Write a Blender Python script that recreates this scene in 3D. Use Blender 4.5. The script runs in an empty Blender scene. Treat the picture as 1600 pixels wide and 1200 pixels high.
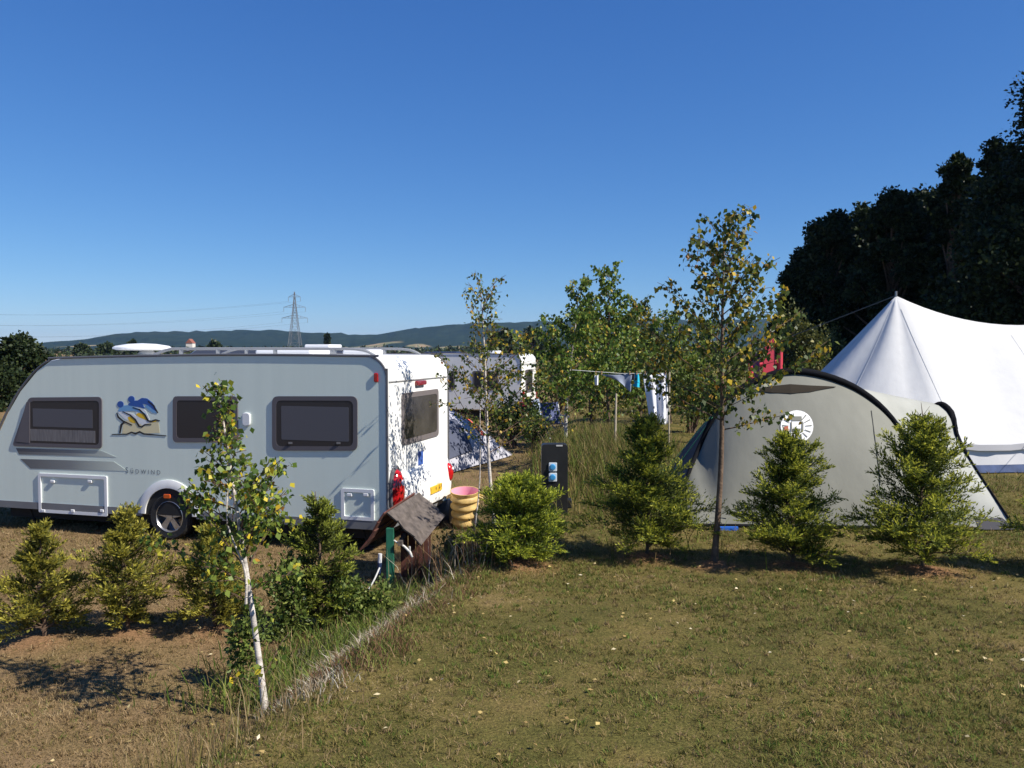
import bpy, bmesh, math, random
import numpy as np
from mathutils import Vector, Matrix, Quaternion
random.seed(7); RNG = np.random.default_rng(7)
S = bpy.context.scene
C = S.collection
PI = math.pi
F = 1330.0; CAM = Vector((0, 0, 2.67)); PITCH = math.atan(55 / F)

# ------------------------------------------------------------------ camera rays
def ray(px, py):
    u = (px - 800) / F; v = (600 - py) / F
    c, s = math.cos(PITCH), math.sin(PITCH)
    return Vector((u, c + v * s, -s + v * c))
def at(px, py, Y):
    d = ray(px, py); return CAM + d * (Y / d.y)

# ------------------------------------------------------------------ ground height
MOUNDS = []
def sstep(a, b, x):
    t = np.clip((x - a) / (b - a), 0, 1); return t * t * (3 - 2 * t)
def G(x, y):
    x = np.asarray(x, float); y = np.asarray(y, float)
    xb = np.where(y < 10, -0.80 + 0.25 * (y - 9.25), -0.62 + 0.12 * (y - 10))
    m = sstep(-0.35, 0.75, x - xb)
    z = 0.30 * m + m * 0.055 * np.maximum(0, 9.6 - y)
    z = z * (1 - sstep(60, 200, y)) + 0.25 * sstep(60, 200, y)
    z = z + 0.38 * np.exp(-(((x - 2.2) / 1.5) ** 2 + ((y - 17.5) / 4.0) ** 2))
    z = z + 0.05 * np.exp(-((x - xb - 0.35) / 0.3) ** 2) * (y < 11)
    z = z + 0.012 * np.sin(x * 2.3 + 1.3 * np.sin(y * 1.7)) * np.sin(y * 2.9 + x) * (y < 30)
    for (mx, my, r, h) in MOUNDS:
        z = z + h * np.exp(-(((x - mx) / r) ** 2 + ((y - my) / r) ** 2))
    return z
def g(x, y): return float(G(x, y))
def gp(px, py):
    d = ray(px, py); t = 2.0
    for i in range(4000):
        p = CAM + d * t
        if p.z <= g(p.x, p.y): break
        t += 0.01 if t < 40 else 0.1
    return p

# ------------------------------------------------------------------ materials
MATS = {}
def nt(m):
    m.use_nodes = True; return m.node_tree.nodes, m.node_tree.links
def mat(name, col, rough=0.6, metal=0.0, var=0.0, scale=6.0, bump=0.0, bscale=40.0, spec=0.5, stretch=None, trans=0.0, coat=0.0, dirt=0.0):
    if name in MATS: return MATS[name]
    m = bpy.data.materials.new(name); N, L = nt(m)
    b = N['Principled BSDF']; b.inputs['Roughness'].default_value = rough; b.inputs['Metallic'].default_value = metal
    b.inputs['Specular IOR Level'].default_value = spec; b.inputs['Coat Weight'].default_value = coat
    b.inputs['Base Color'].default_value = (*col, 1)
    tc = N.new('ShaderNodeTexCoord'); src = tc.outputs['Object']
    if stretch:
        mp = N.new('ShaderNodeMapping'); mp.inputs['Scale'].default_value = stretch; L.new(src, mp.inputs[0]); src = mp.outputs[0]
    if var:
        n = N.new('ShaderNodeTexNoise'); n.inputs['Scale'].default_value = scale; n.inputs['Detail'].default_value = 6; L.new(src, n.inputs['Vector'])
        r = N.new('ShaderNodeValToRGB')
        r.color_ramp.elements[0].position = 0.3; r.color_ramp.elements[1].position = 0.72
        r.color_ramp.elements[0].color = (*[max(0, c * (1 - var)) for c in col], 1)
        r.color_ramp.elements[1].color = (*[min(1, c * (1 + var)) for c in col], 1)
        L.new(n.outputs['Fac'], r.inputs[0]); L.new(r.outputs[0], b.inputs['Base Color'])
    if bump:
        n2 = N.new('ShaderNodeTexNoise'); n2.inputs['Scale'].default_value = bscale; n2.inputs['Detail'].default_value = 4; L.new(src, n2.inputs['Vector'])
        bp = N.new('ShaderNodeBump'); bp.inputs['Strength'].default_value = bump; bp.inputs['Distance'].default_value = 0.02
        L.new(n2.outputs['Fac'], bp.inputs['Height']); L.new(bp.outputs[0], b.inputs['Normal'])
    if trans:
        t = N.new('ShaderNodeBsdfTranslucent'); t.inputs[0].default_value = (*col, 1)
        mx = N.new('ShaderNodeMixShader'); mx.inputs[0].default_value = trans
        L.new(b.outputs[0], mx.inputs[1]); L.new(t.outputs[0], mx.inputs[2]); L.new(mx.outputs[0], N['Material Output'].inputs[0])
    MATS[name] = m; return m
def leafmat(name, stops, trans=0.35, rough=0.5, spec=0.3, pn=0.0, pscale=0.6):
    """leaf colour differs from leaf to leaf (random per island)"""
    if name in MATS: return MATS[name]
    m = bpy.data.materials.new(name); N, L = nt(m); b = N['Principled BSDF']
    b.inputs['Roughness'].default_value = rough; b.inputs['Specular IOR Level'].default_value = spec
    ge = N.new('ShaderNodeNewGeometry'); r = N.new('ShaderNodeValToRGB'); cr = r.color_ramp
    while len(cr.elements) < len(stops): cr.elements.new(0.5)
    for e, (p, c) in zip(cr.elements, stops): e.position = p; e.color = (*c, 1)
    fac = ge.outputs['Random Per Island']
    if pn:
        n = N.new('ShaderNodeTexNoise'); n.inputs['Scale'].default_value = pscale; n.inputs['Detail'].default_value = 4
        L.new(ge.outputs['Position'], n.inputs['Vector'])
        mr = N.new('ShaderNodeMapRange'); mr.inputs[1].default_value = 0.3; mr.inputs[2].default_value = 0.7; L.new(n.outputs['Fac'], mr.inputs[0])
        mm = N.new('ShaderNodeMix'); mm.data_type = 'FLOAT'; mm.inputs[0].default_value = pn
        L.new(fac, mm.inputs[2]); L.new(mr.outputs[0], mm.inputs[3]); fac = mm.outputs[0]
    L.new(fac, r.inputs[0]); L.new(r.outputs[0], b.inputs['Base Color'])
    t = N.new('ShaderNodeBsdfTranslucent'); L.new(r.outputs[0], t.inputs[0])
    mx = N.new('ShaderNodeMixShader'); mx.inputs[0].default_value = trans
    L.new(b.outputs[0], mx.inputs[1]); L.new(t.outputs[0], mx.inputs[2]); L.new(mx.outputs[0], N['Material Output'].inputs[0])
    MATS[name] = m; return m

# ------------------------------------------------------------------ object helpers
ORG = {}
def tag(o, label=None, cat=None, group=None, kind=None):
    if label: o['label'] = label
    if cat: o['category'] = cat
    if group: o['group'] = group
    if kind: o['kind'] = kind
    return o
def thing(name, label, cat, loc, group=None):
    o = bpy.data.objects.new(name, None); C.objects.link(o); o.location = loc; o.empty_display_size = 0.2
    ORG[o] = Vector(loc); return tag(o, label, cat, group)
def link(name, me, parent=None, origin=None):
    o = bpy.data.objects.new(name, me); C.objects.link(o)
    org = ORG[parent] if parent else Vector(origin or (0, 0, 0))
    if org.length: me.transform(Matrix.Translation(-org))
    if parent: o.parent = parent
    else: o.location = org
    ORG[o] = org
    return o
class MB:
    def __init__(s): s.v = []; s.f = []; s.m = []
    def add(s, v, f, m=0):
        k = len(s.v); s.v += [tuple(p) for p in v]; s.f += [tuple(i + k for i in q) for q in f]; s.m += [m] * len(f); return s
    def box(s, c, size, rot=None, m=0):
        x, y, z = [a / 2 for a in size]; R = rot or Matrix.Identity(3); c = Vector(c)
        v = [c + R @ Vector((i * x, j * y, k * z)) for i in (-1, 1) for j in (-1, 1) for k in (-1, 1)]
        return s.add(v, [(0, 1, 3, 2), (4, 6, 7, 5), (0, 4, 5, 1), (2, 3, 7, 6), (0, 2, 6, 4), (1, 5, 7, 3)], m)
    def tube(s, pts, r, n=8, m=0, cap=True):
        pts = [Vector(p) for p in pts]; k = len(pts)
        rs = list(r) if hasattr(r, '__len__') else [r] * k
        v = []; f = []; a = None
        for i, p in enumerate(pts):
            t = (pts[min(i + 1, k - 1)] - pts[max(i - 1, 0)])
            t = t.normalized() if t.length > 1e-9 else Vector((0, 0, 1))
            if a is None: a = t.orthogonal().normalized()
            else:
                a = a - t * a.dot(t); a = a.normalized() if a.length > 1e-6 else t.orthogonal().normalized()
            b = t.cross(a)
            for j in range(n):
                q = 2 * PI * j / n; v.append(p + (a * math.cos(q) + b * math.sin(q)) * rs[i])
        for i in range(k - 1):
            for j in range(n):
                j2 = (j + 1) % n; f.append((i * n + j, i * n + j2, (i + 1) * n + j2, (i + 1) * n + j))
        if cap: f += [tuple(range(n - 1, -1, -1)), tuple(range((k - 1) * n, k * n))]
        return s.add(v, f, m)
    def lathe(s, c, prof, n=24, R=None, m=0, mfun=None):
        c = Vector(c); R = R or Matrix.Identity(3); v = []
        for (r, z) in prof:
            for j in range(n):
                q = 2 * PI * j / n; v.append(c + R @ Vector((r * math.cos(q), r * math.sin(q), z)))
        f = []
        for i in range(len(prof) - 1):
            for j in range(n):
                j2 = (j + 1) % n; f.append((i * n + j, i * n + j2, (i + 1) * n + j2, (i + 1) * n + j))
        return s.add(v, f, m)
    def poly(s, poly2, P, o0, o1, m=0, msides=None):
        """2D polygon on plane P(a,b,off), extruded between two offsets"""
        n = len(poly2)
        v = [P(a, b, o1) for a, b in poly2] + [P(a, b, o0) for a, b in poly2]
        s.add(v, [tuple(range(n)), tuple(range(2 * n - 1, n - 1, -1))], m)
        f = [(i, i + n, (i + 1) % n + n, (i + 1) % n) for i in range(n)]
        return s.add(v, f, m if msides is None else msides)
    def ring(s, outer, inner, P, o0, o1, m=0):
        n = len(outer)
        v = [P(a, b, o1) for a, b in outer] + [P(a, b, o1) for a, b in inner] + [P(a, b, o0) for a, b in outer] + [P(a, b, o0) for a, b in inner]
        f = []
        for i in range(n):
            j = (i + 1) % n
            f += [(i, j, n + j, n + i), (2 * n + i, 2 * n + j, j, i), (n + i, n + j, 3 * n + j, 3 * n + i)]
        return s.add(v, f, m)
    def grid(s, rows, m=0, closed=False):
        n = len(rows[0]); v = [p for r in rows for p in r]; f = []
        for i in range(len(rows) - 1):
            for j in range(n if closed else n - 1):
                j2 = (j + 1) % n; f.append((i * n + j, i * n + j2, (i + 1) * n + j2, (i + 1) * n + j))
        return s.add(v, f, m)
    def build(s, name, mats, parent=None, smooth=False, origin=None, bevel=0, fix=True, thick=0):
        me = bpy.data.meshes.new(name); me.from_pydata(s.v, [], s.f)
        mats = mats if isinstance(mats, (list, tuple)) else [mats]
        for m in mats: me.materials.append(m)
        me.polygons.foreach_set('material_index', s.m)
        if fix:
            bm = bmesh.new(); bm.from_mesh(me)
            bmesh.ops.remove_doubles(bm, verts=bm.verts, dist=1e-5)
            bmesh.ops.recalc_face_normals(bm, faces=bm.faces); bm.to_mesh(me); bm.free()
        if smooth: me.polygons.foreach_set('use_smooth', [True] * len(me.polygons))
        o = link(name, me, parent, origin)
        if thick:
            md = o.modifiers.new('Thick', 'SOLIDIFY'); md.thickness = thick; md.offset = 0
        if bevel:
            md = o.modifiers.new('Bevel', 'BEVEL'); md.width = bevel; md.segments = 2; md.limit_method = 'ANGLE'
        if smooth:
            me.set_sharp_from_angle(angle=math.radians(50))
        return o
def npmesh(name, V, k, mats, midx=None, parent=None, origin=None, faces=None):
    """V (M,3): consecutive k vertices make one face; or faces = list of local index tuples per element of k verts"""
    V = np.asarray(V, np.float32).reshape(-1, 3); n = len(V) // k
    me = bpy.data.meshes.new(name); me.vertices.add(len(V)); me.vertices.foreach_set('co', V.ravel())
    if faces is None: faces = [tuple(range(k))]
    tot = np.tile(np.array([len(q) for q in faces], np.int32), n)
    idx = np.concatenate([np.array(q, np.int32) for q in faces])
    lv = (idx[None, :] + (np.arange(n, dtype=np.int32) * k)[:, None]).ravel()
    st = np.concatenate([[0], np.cumsum(tot)[:-1]]).astype(np.int32)
    me.loops.add(len(lv)); me.loops.foreach_set('vertex_index', lv.astype(np.int32))
    me.polygons.add(len(tot)); me.polygons.foreach_set('loop_start', st); me.polygons.foreach_set('loop_total', tot)
    for m in (mats if isinstance(mats, (list, tuple)) else [mats]): me.materials.append(m)
    if midx is not None: me.polygons.foreach_set('material_index', np.repeat(np.asarray(midx, np.int32), len(faces)))
    me.update(calc_edges=True); me.validate()
    return link(name, me, parent, origin)
def unit(a): return a / (np.linalg.norm(a, axis=-1, keepdims=True) + 1e-9)
def leaves(cent, dirs, norms, length, width, fold=0.0):
    """diamond leaves: base at cent, along dirs"""
    d = unit(dirs); s = unit(np.cross(d, norms)); n = unit(np.cross(s, d))
    l = np.asarray(length).reshape(-1, 1); w = np.asarray(width).reshape(-1, 1) / 2
    V = np.stack([cent, cent + d * l * 0.42 + s * w + n * w * fold, cent + d * l, cent + d * l * 0.42 - s * w + n * w * fold], 1)
    return V
def rpoly(pts, r, n=5):
    out = []; k = len(pts)
    for i in range(k):
        p0 = Vector(pts[i - 1]).to_2d(); p = Vector(pts[i]).to_2d(); p1 = Vector(pts[(i + 1) % k]).to_2d()
        rr = r[i] if hasattr(r, '__len__') else r
        a = (p0 - p); b = (p1 - p); rr = min(rr, a.length * .49, b.length * .49)
        a = p + a.normalized() * rr; b = p + b.normalized() * rr
        for j in range(n + 1):
            t = j / n; q = a * (1 - t) ** 2 + p * 2 * t * (1 - t) + b * t * t; out.append((q.x, q.y))
    return out
def rect(x0, x1, z0, z1): return [(x0, z0), (x1, z0), (x1, z1), (x0, z1)]
def inset(pts, d):
    k = len(pts); cx = sum(p[0] for p in pts) / k; cy = sum(p[1] for p in pts) / k
    hx = max(abs(p[0] - cx) for p in pts); hy = max(abs(p[1] - cy) for p in pts)
    return [(cx + (p[0] - cx) * (hx - d) / hx, cy + (p[1] - cy) * (hy - d) / hy) for p in pts]
def smooth_path(pts, n=6):
    """Catmull-Rom"""
    pts = [Vector(p) for p in pts]; out = []
    for i in range(len(pts) - 1):
        p0 = pts[max(i - 1, 0)]; p1 = pts[i]; p2 = pts[i + 1]; p3 = pts[min(i + 2, len(pts) - 1)]
        for j in range(n):
            t = j / n
            out.append(0.5 * ((2 * p1) + (p2 - p0) * t + (2 * p0 - 5 * p1 + 4 * p2 - p3) * t * t + (3 * p1 - p0 - 3 * p2 + p3) * t ** 3))
    out.append(pts[-1]); return out
def resample(pts, n):
    pts = [Vector(p) for p in pts]; d = [0]
    for a, b in zip(pts, pts[1:]): d.append(d[-1] + (b - a).length)
    out = []
    for i in range(n):
        t = d[-1] * i / (n - 1); k = 0
        while k < len(d) - 2 and d[k + 1] < t: k += 1
        out.append(pts[k].lerp(pts[k + 1], (t - d[k]) / max(1e-9, d[k + 1] - d[k])))
    return out

# ------------------------------------------------------------------ plant positions (needed for the soil mounds)
CONIF = [  # px, base py, top py, half width px, hue, label
    (65, 1000, 812, 60, 'gold', 'leftmost golden young conifer in the row before the grey caravan', 0),
    (196, 990, 784, 60, 'gold', 'golden young conifer with bare lower stem, in front of the caravan wheel', 0),
    (335, 985, 818, 54, 'gold', 'olive young conifer half hidden behind the white stemmed sapling', 0),
    (500, 985, 768, 44, 'mid', 'tall slim young conifer below the rear side window of the caravan', 0),
    (812, 884, 746, 66, 'bright', 'squat bright green young conifer in front of the black power post', 1),
    (1012, 872, 638, 88, 'green', 'open young conifer at the left end of the grey tent', 1),
    (1238, 886, 670, 78, 'green', 'dense young conifer under the round white badge of the grey tent', 1),
    (1440, 892, 650, 88, 'green', 'big young conifer with bare spike top at the right end of the grey tent', 1),
    (1700, 896, 700, 92, 'green', 'young conifer at the right edge of the lawn, mostly cut off', 1),
]
CPOS = []
for (px, by, ty, hw, hue, lab, md) in CONIF:
    p = gp(px, by); CPOS.append(p)
BIRCH_R = gp(1115, 884); BIRCH_L = gp(416, 1118)
for p, c in zip(CPOS, CONIF):
    MOUNDS.append((p.x, p.y, 0.26, 0.055 if c[6] else 0.035))
MOUNDS.append((BIRCH_R.x, BIRCH_R.y, 0.2, 0.06))
HOOK = gp(866, 803)

# ------------------------------------------------------------------ ground sheet
def spaced(lo, hi, core0, core1, step, grow=1.22):
    a = list(np.arange(core0, core1 + 1e-6, step)); s = step; x = core1
    while x < hi: s *= grow; x += s; a.append(x)
    s = step; x = core0
    while x > lo: s *= grow; x -= s; a.insert(0, x)
    return np.array(a)
xs = spaced(-6000, 6000, -7, 11, 0.11); ys = spaced(-60, 6500, 3.0, 15, 0.11)
XX, YY = np.meshgrid(xs, ys); ZZ = G(XX, YY)
nx, ny = len(xs), len(ys)
me = bpy.data.meshes.new('ground'); V = np.stack([XX, YY, ZZ], -1).reshape(-1, 3)
me.vertices.add(len(V)); me.vertices.foreach_set('co', V.ravel().astype(np.float32))
ii, jj = np.meshgrid(np.arange(nx - 1), np.arange(ny - 1)); b0 = (jj * nx + ii).ravel()
Q = np.stack([b0, b0 + 1, b0 + nx + 1, b0 + nx], 1).astype(np.int32)
me.loops.add(Q.size); me.loops.foreach_set('vertex_index', Q.ravel()); me.polygons.add(len(Q))
me.polygons.foreach_set('loop_start', np.arange(0, Q.size, 4, dtype=np.int32)); me.polygons.foreach_set('loop_total', np.full(len(Q), 4, np.int32))
me.polygons.foreach_set('use_smooth', np.ones(len(Q), bool)); me.update(calc_edges=True)
soil = np.zeros(len(V))
for (mx, my, r, h) in MOUNDS:
    soil = np.maximum(soil, np.exp(-(((V[:, 0] - mx) / (r * 1.45)) ** 2 + ((V[:, 1] - my + .08) / (r * 1.1)) ** 2)) * (1.0 if h > .04 else .6))
def dryness(x, y):
    xb = np.where(y < 10, -0.80 + 0.25 * (y - 9.25), -0.62 + 0.12 * (y - 10))
    return 1 - sstep(-1.0, 0.9, x - xb) * (0.85)
dry = dryness(V[:, 0], V[:, 1])
for nm, arr in (('soil', soil), ('dry', dry)):
    at_ = me.attributes.new(nm, 'FLOAT', 'POINT'); at_.data.foreach_set('value', arr.astype(np.float32))
gm = bpy.data.materials.new('turf_soil'); N, L = nt(gm); b = N['Principled BSDF']; b.inputs['Roughness'].default_value = 0.95; b.inputs['Specular IOR Level'].default_value = 0.1
ge = N.new('ShaderNodeNewGeometry')
def noise(sc, det=6, rough=.6):
    n = N.new('ShaderNodeTexNoise'); n.inputs['Scale'].default_value = sc; n.inputs['Detail'].default_value = det; n.inputs['Roughness'].default_value = rough
    L.new(ge.outputs['Position'], n.inputs['Vector']); return n.outputs['Fac']
def ramp(fac, stops):
    r = N.new('ShaderNodeValToRGB'); cr = r.color_ramp
    while len(cr.elements) < len(stops): cr.elements.new(.5)
    for e, (p, c) in zip(cr.elements, stops): e.position = p; e.color = (*c, 1)
    L.new(fac, r.inputs[0]); return r.outputs[0]
def mixc(f, a, bb, mode='MIX'):
    m_ = N.new('ShaderNodeMix'); m_.data_type = 'RGBA'; m_.blend_type = mode
    if isinstance(f, float): m_.inputs[0].default_value = f
    else: L.new(f, m_.inputs[0])
    L.new(a, m_.inputs[6]); L.new(bb, m_.inputs[7]); return m_.outputs[2]
def attr(n_):
    a_ = N.new('ShaderNodeAttribute'); a_.attribute_name = n_; return a_.outputs['Fac']
green = ramp(noise(1.3, 8), [(.28, (0.054, 0.064, 0.014)), (.45, (0.103, 0.103, 0.027)), (.6, (0.162, 0.136, 0.044)), (.75, (0.216, 0.161, 0.074))])
brown = ramp(noise(1.1, 8), [(.28, (0.143, 0.101, 0.055)), (.45, (0.240, 0.168, 0.095)), (.6, (0.204, 0.151, 0.076)), (.75, (0.112, 0.106, 0.038))])
fine = ramp(noise(45, 6, .75), [(.32, (.35, .36, .3)), (.66, (1.4, 1.32, 1.2))])
col = mixc(attr('dry'), green, brown); soilc = ramp(noise(25, 5), [(.3, (.17, .085, .05)), (.7, (.38, .21, .13))])
col = mixc(attr('soil'), col, soilc); col = mixc(1.0, col, fine, 'MULTIPLY')
L.new(col, b.inputs['Base Color'])
bp = N.new('ShaderNodeBump'); bp.inputs['Strength'].default_value = .6; bp.inputs['Distance'].default_value = .03; L.new(noise(60, 6), bp.inputs['Height']); L.new(bp.outputs[0], b.inputs['Normal'])
me.materials.append(gm); link('ground', me)['kind'] = 'structure'

# ------------------------------------------------------------------ hills
HP = [(-1400, 534), (-500, 538), (0, 540), (80, 536), (130, 531), (180, 521), (210, 518), (300, 518), (400, 516), (430, 516), (470, 519), (520, 520), (560, 524), (585, 524), (620, 518), (660, 513), (700, 509), (740, 505), (800, 503), (870, 502), (1000, 500), (1300, 498), (1700, 500), (2600, 508), (3400, 520)]
hpx = [p[0] for p in HP]; hpy = [p[1] for p in HP]
rows = []; YD = 3600
cols_ = np.arange(-1400, 3401, 12)
rr_ = np.random.default_rng(3)
for k, fr in enumerate(np.linspace(0, 1, 12)):
    y = YD - 1100 * (1 - fr); row = []
    for px in cols_:
        h = (545 - np.interp(px, hpx, hpy)) * YD / F
        prof = sstep(0, 1, fr) ** 1.2
        x = (px - 800) / F * y
        jit = rr_.normal(0, 3.2) if 0 < k else 0
        row.append((x, y + 60 * math.sin(px * .02 + k), (h * prof + jit * fr * 0.8) + 2.0 * (k > 0) - 1.0 * (k == 0)))
    rows.append(row)
rows.append([(p[0], p[1] + 900, -5) for p in rows[-1]])
hm = bpy.data.materials.new('wooded_hillside'); N, L = nt(hm); b = N['Principled BSDF']; b.inputs['Roughness'].default_value = 1; b.inputs['Specular IOR Level'].default_value = 0
ge = N.new('ShaderNodeNewGeometry')
woods = ramp(noise(.02, 5), [(.35, (.008, .016, .010)), (.65, (.020, .032, .016))])
fieldc = ramp(noise(.0035, 2), [(.60, (0, 0, 0)), (.63, (1, 1, 1))])
sx = N.new('ShaderNodeSeparateXYZ'); L.new(ge.outputs['Position'], sx.inputs[0])
zr = ramp(sx.outputs[2], [(0, (1, 1, 1)), (1, (1, 1, 1))])
mr = N.new('ShaderNodeMapRange'); L.new(sx.outputs[2], mr.inputs[0]); mr.inputs[1].default_value = 28; mr.inputs[2].default_value = 36; mr.inputs[3].default_value = 1; mr.inputs[4].default_value = 0
fm = N.new('ShaderNodeMath'); fm.operation = 'MULTIPLY'; L.new(fieldc, fm.inputs[0]); L.new(mr.outputs[0], fm.inputs[1])
fc = ramp(noise(.02, 2), [(.4, (.34, .24, .13)), (.6, (.16, .16, .07))])
L.new(mixc(fm.outputs[0], woods, fc), b.inputs['Base Color'])
MB().grid(rows).build('hills', hm, smooth=False, fix=False)['kind'] = 'structure'

# ------------------------------------------------------------------ plants
BARKW = mat('birch_bark', (.52, .47, .42), .8, var=.45, scale=5, stretch=(1, 1, 6), bump=.4)
BARKB = mat('brown_bark', (.13, .085, .055), .9, var=.4, scale=12, bump=.5)
TWIG = mat('twig_brown', (.10, .06, .04), .9, var=.3)
def birch(name, label, base, top, crown0, width, nbr, nleaf, ls, lm, bark, seed, r0=.03, bend=.1, group='birch saplings', low=0, stem2=None, skew=0, taper=.68):
    r = np.random.default_rng(seed); base = Vector(base); top = Vector(top)
    o = thing(name, label, 'tree', base, group)
    H = (top - base).length; tr = MB()
    side = Vector((r.normal(), r.normal(), 0)).normalized() * bend
    def stem(t): return base.lerp(top, t) + side * (math.sin(t * PI) * .5 + .25 * math.sin(t * 2 * PI)) * min(1, H / 3)
    ts = np.linspace(0, 1, 14)
    tr.tube([stem(t) - Vector((0, 0, .05 if t == 0 else 0)) for t in ts], [r0 * (1.35 if t == 0 else 1) * (1 - t) ** .8 + .004 for t in ts], 8)
    if stem2:
        b2 = base + Vector(stem2[0]); t2 = base + Vector(stem2[1])
        tr.tube(smooth_path([b2, b2.lerp(t2, .3) + Vector((.03, 0, 0)), b2.lerp(t2, .7) - Vector((.03, .02, 0)), t2]), np.linspace(r0 * .5, .004, 19), 6)
    LC = []; LD = []
    def twig(p0, d, ln, n, rad):
        d = d.normalized(); pts = [p0]; p = p0.copy()
        for i in range(5):
            d = (d + Vector((r.normal() * .12, r.normal() * .12, .10 - .16 * (i / 4)))).normalized(); p = p + d * ln / 5; pts.append(p.copy())
        tr.tube(pts, np.linspace(rad, .0022, 6), 5, m=1)
        for i in range(n):
            u = (.15 + .85 * r.random()) * 5; k = min(int(u), 4); q = pts[k].lerp(pts[k + 1], u - k)
            LC.append(q + Vector(r.normal(0, .02 + ls * .25, 3))); LD.append((r.normal() * .7, r.normal() * .7, -1.0 + r.normal() * .5))
        return pts
    per = max(3, int(nleaf / nbr / 3.2))
    for i in range(nbr):
        t = crown0 + (1 - crown0) * (i + r.random()) / nbr; t = min(t, .97)
        f = (t - crown0) / (1 - crown0)
        ln = width * (.55 + .45 * math.sin(min(1, f * 1.15 + .25) * PI)) * (1 - taper * f) * (.6 + .7 * r.random())
        az = i * 2.4 + r.normal() * .4
        d = Vector((math.cos(az), math.sin(az), .40 + .75 * f + r.normal() * .15)) + Vector((skew, 0, 0)) * (1 - f)
        nl_ = max(2, int(per * 1.75 * ln / width)); pts = twig(stem(t), d, ln, nl_, r0 * .22 * (1 - .5 * f) + .0018)
        for k in (1, 2, 3, 4):
            az2 = az + r.choice([-1, 1]) * (.6 + .5 * r.random())
            twig(pts[k], Vector((math.cos(az2), math.sin(az2), .35 + r.normal() * .3)), ln * (.6 - .08 * k), max(1, int(nl_ * .55)), .004)
    for i in range(low):
        t = .08 + (crown0 - .08) * r.random(); az = r.random() * 6.28
        twig(stem(t), Vector((math.cos(az), math.sin(az), .5)), width * (.25 + .3 * r.random()), 10, .004)
    tr.build('trunk', [bark, TWIG], o, smooth=True, fix=False)
    LC = np.array([tuple(p) for p in LC]); LD = np.array(LD); n = len(LC)
    sz = ls * r.uniform(.7, 1.25, n)
    npmesh('crown', leaves(LC, LD, r.normal(size=(n, 3)), sz, sz * .78, .25), 4, lm, parent=o)
    return o
BL = leafmat('birch_leaf', [(0, (0.038, 0.070, 0.017)), (.4, (0.101, 0.168, 0.029)), (.78, (0.270, 0.336, 0.060)), (.89, (0.513, 0.462, 0.048)), (.95, (0.743, 0.560, 0.036)), (1, (0.405, 0.168, 0.036))], .38, .42)
BLY = leafmat('birch_leaf_yellowing', [(0, (.03, .055, .016)), (.45, (.08, .115, .024)), (.74, (.17, .20, .036)), (.83, (.34, .26, .036)), (.94, (.62, .44, .036)), (1, (.34, .14, .03))], .38, .42)
BLG = leafmat('birch_leaf_green', [(0, (0.046, 0.087, 0.019)), (.5, (0.106, 0.176, 0.029)), (.9, (0.244, 0.303, 0.046)), (.97, (0.486, 0.382, 0.053)), (1, (0.566, 0.319, 0.040))], .35, .45)

birch('birch_sapling', 'leaning white stemmed birch sapling alone in the left foreground', BIRCH_L, at(340, 598, BIRCH_L.y + .15), .36, .74, 32, 2150, .048, BL, BARKW, 11, r0=.022, bend=.05, low=6,
      stem2=((-.14, .02, .80), (-.27, .05, 1.6)), skew=-.15)
birch('birch_sapling', 'tall yellowing birch sapling in front of the left side of the grey tent', BIRCH_R, at(1132, 364, BIRCH_R.y), .41, 1.36, 40, 3700, .06, BLY, BARKB, 23, r0=.033, bend=.08, skew=.05, taper=.45)
bm_ = at(775, 838, 11.0); bm_.z = g(bm_.x, bm_.y)
birch('birch_sapling', 'thin pale birch sapling just right of the rear end of the grey caravan', bm_, at(752, 458, 11.0), .34, 1.15, 36, 2400, .048, BLY, BARKW, 31, r0=.022, bend=.06, stem2=((-.3, .15, 0), (-.12, .1, 2.5)), taper=.45)
bk = at(884, 712, 18.5); bk.z = g(bk.x, bk.y)
birch('birch_sapling', 'green birch sapling rising behind the black power post', bk, at(905, 446, 18.5), .2, 1.75, 48, 5200, .085, BLG, BARKW, 41, r0=.035, low=5)
for px, ty, Y, w, c0, n, sd, lab in ((952, 424, 22, 1.15, .16, 3800, 51, 'tallest bushy birch behind the left end of the clothes line'), (925, 470, 25, 1.2, .12, 3400, 52, 'bushy birch between the power post birch and the clothes line'),
                                (1000, 478, 24, 1.2, .14, 3600, 53, 'yellow flecked bushy birch behind the hanging white towel'), (1048, 492, 27, 1.35, .1, 3600, 54, 'low bushy birch just left of the tall yellowing birch'),
                                (1105, 505, 31, 1.4, .1, 3000, 55, 'far bushy birch behind the tall yellowing birch')):
    p = at(px, 640, Y); p.z = g(p.x, p.y)
    birch('birch_sapling', lab, p, at(px, ty, Y), c0, w * 1.75, 52, int(n * 1.55), .095, BLY if sd in (53, 52) else BLG, BARKB, sd, r0=.04, low=10)

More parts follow.
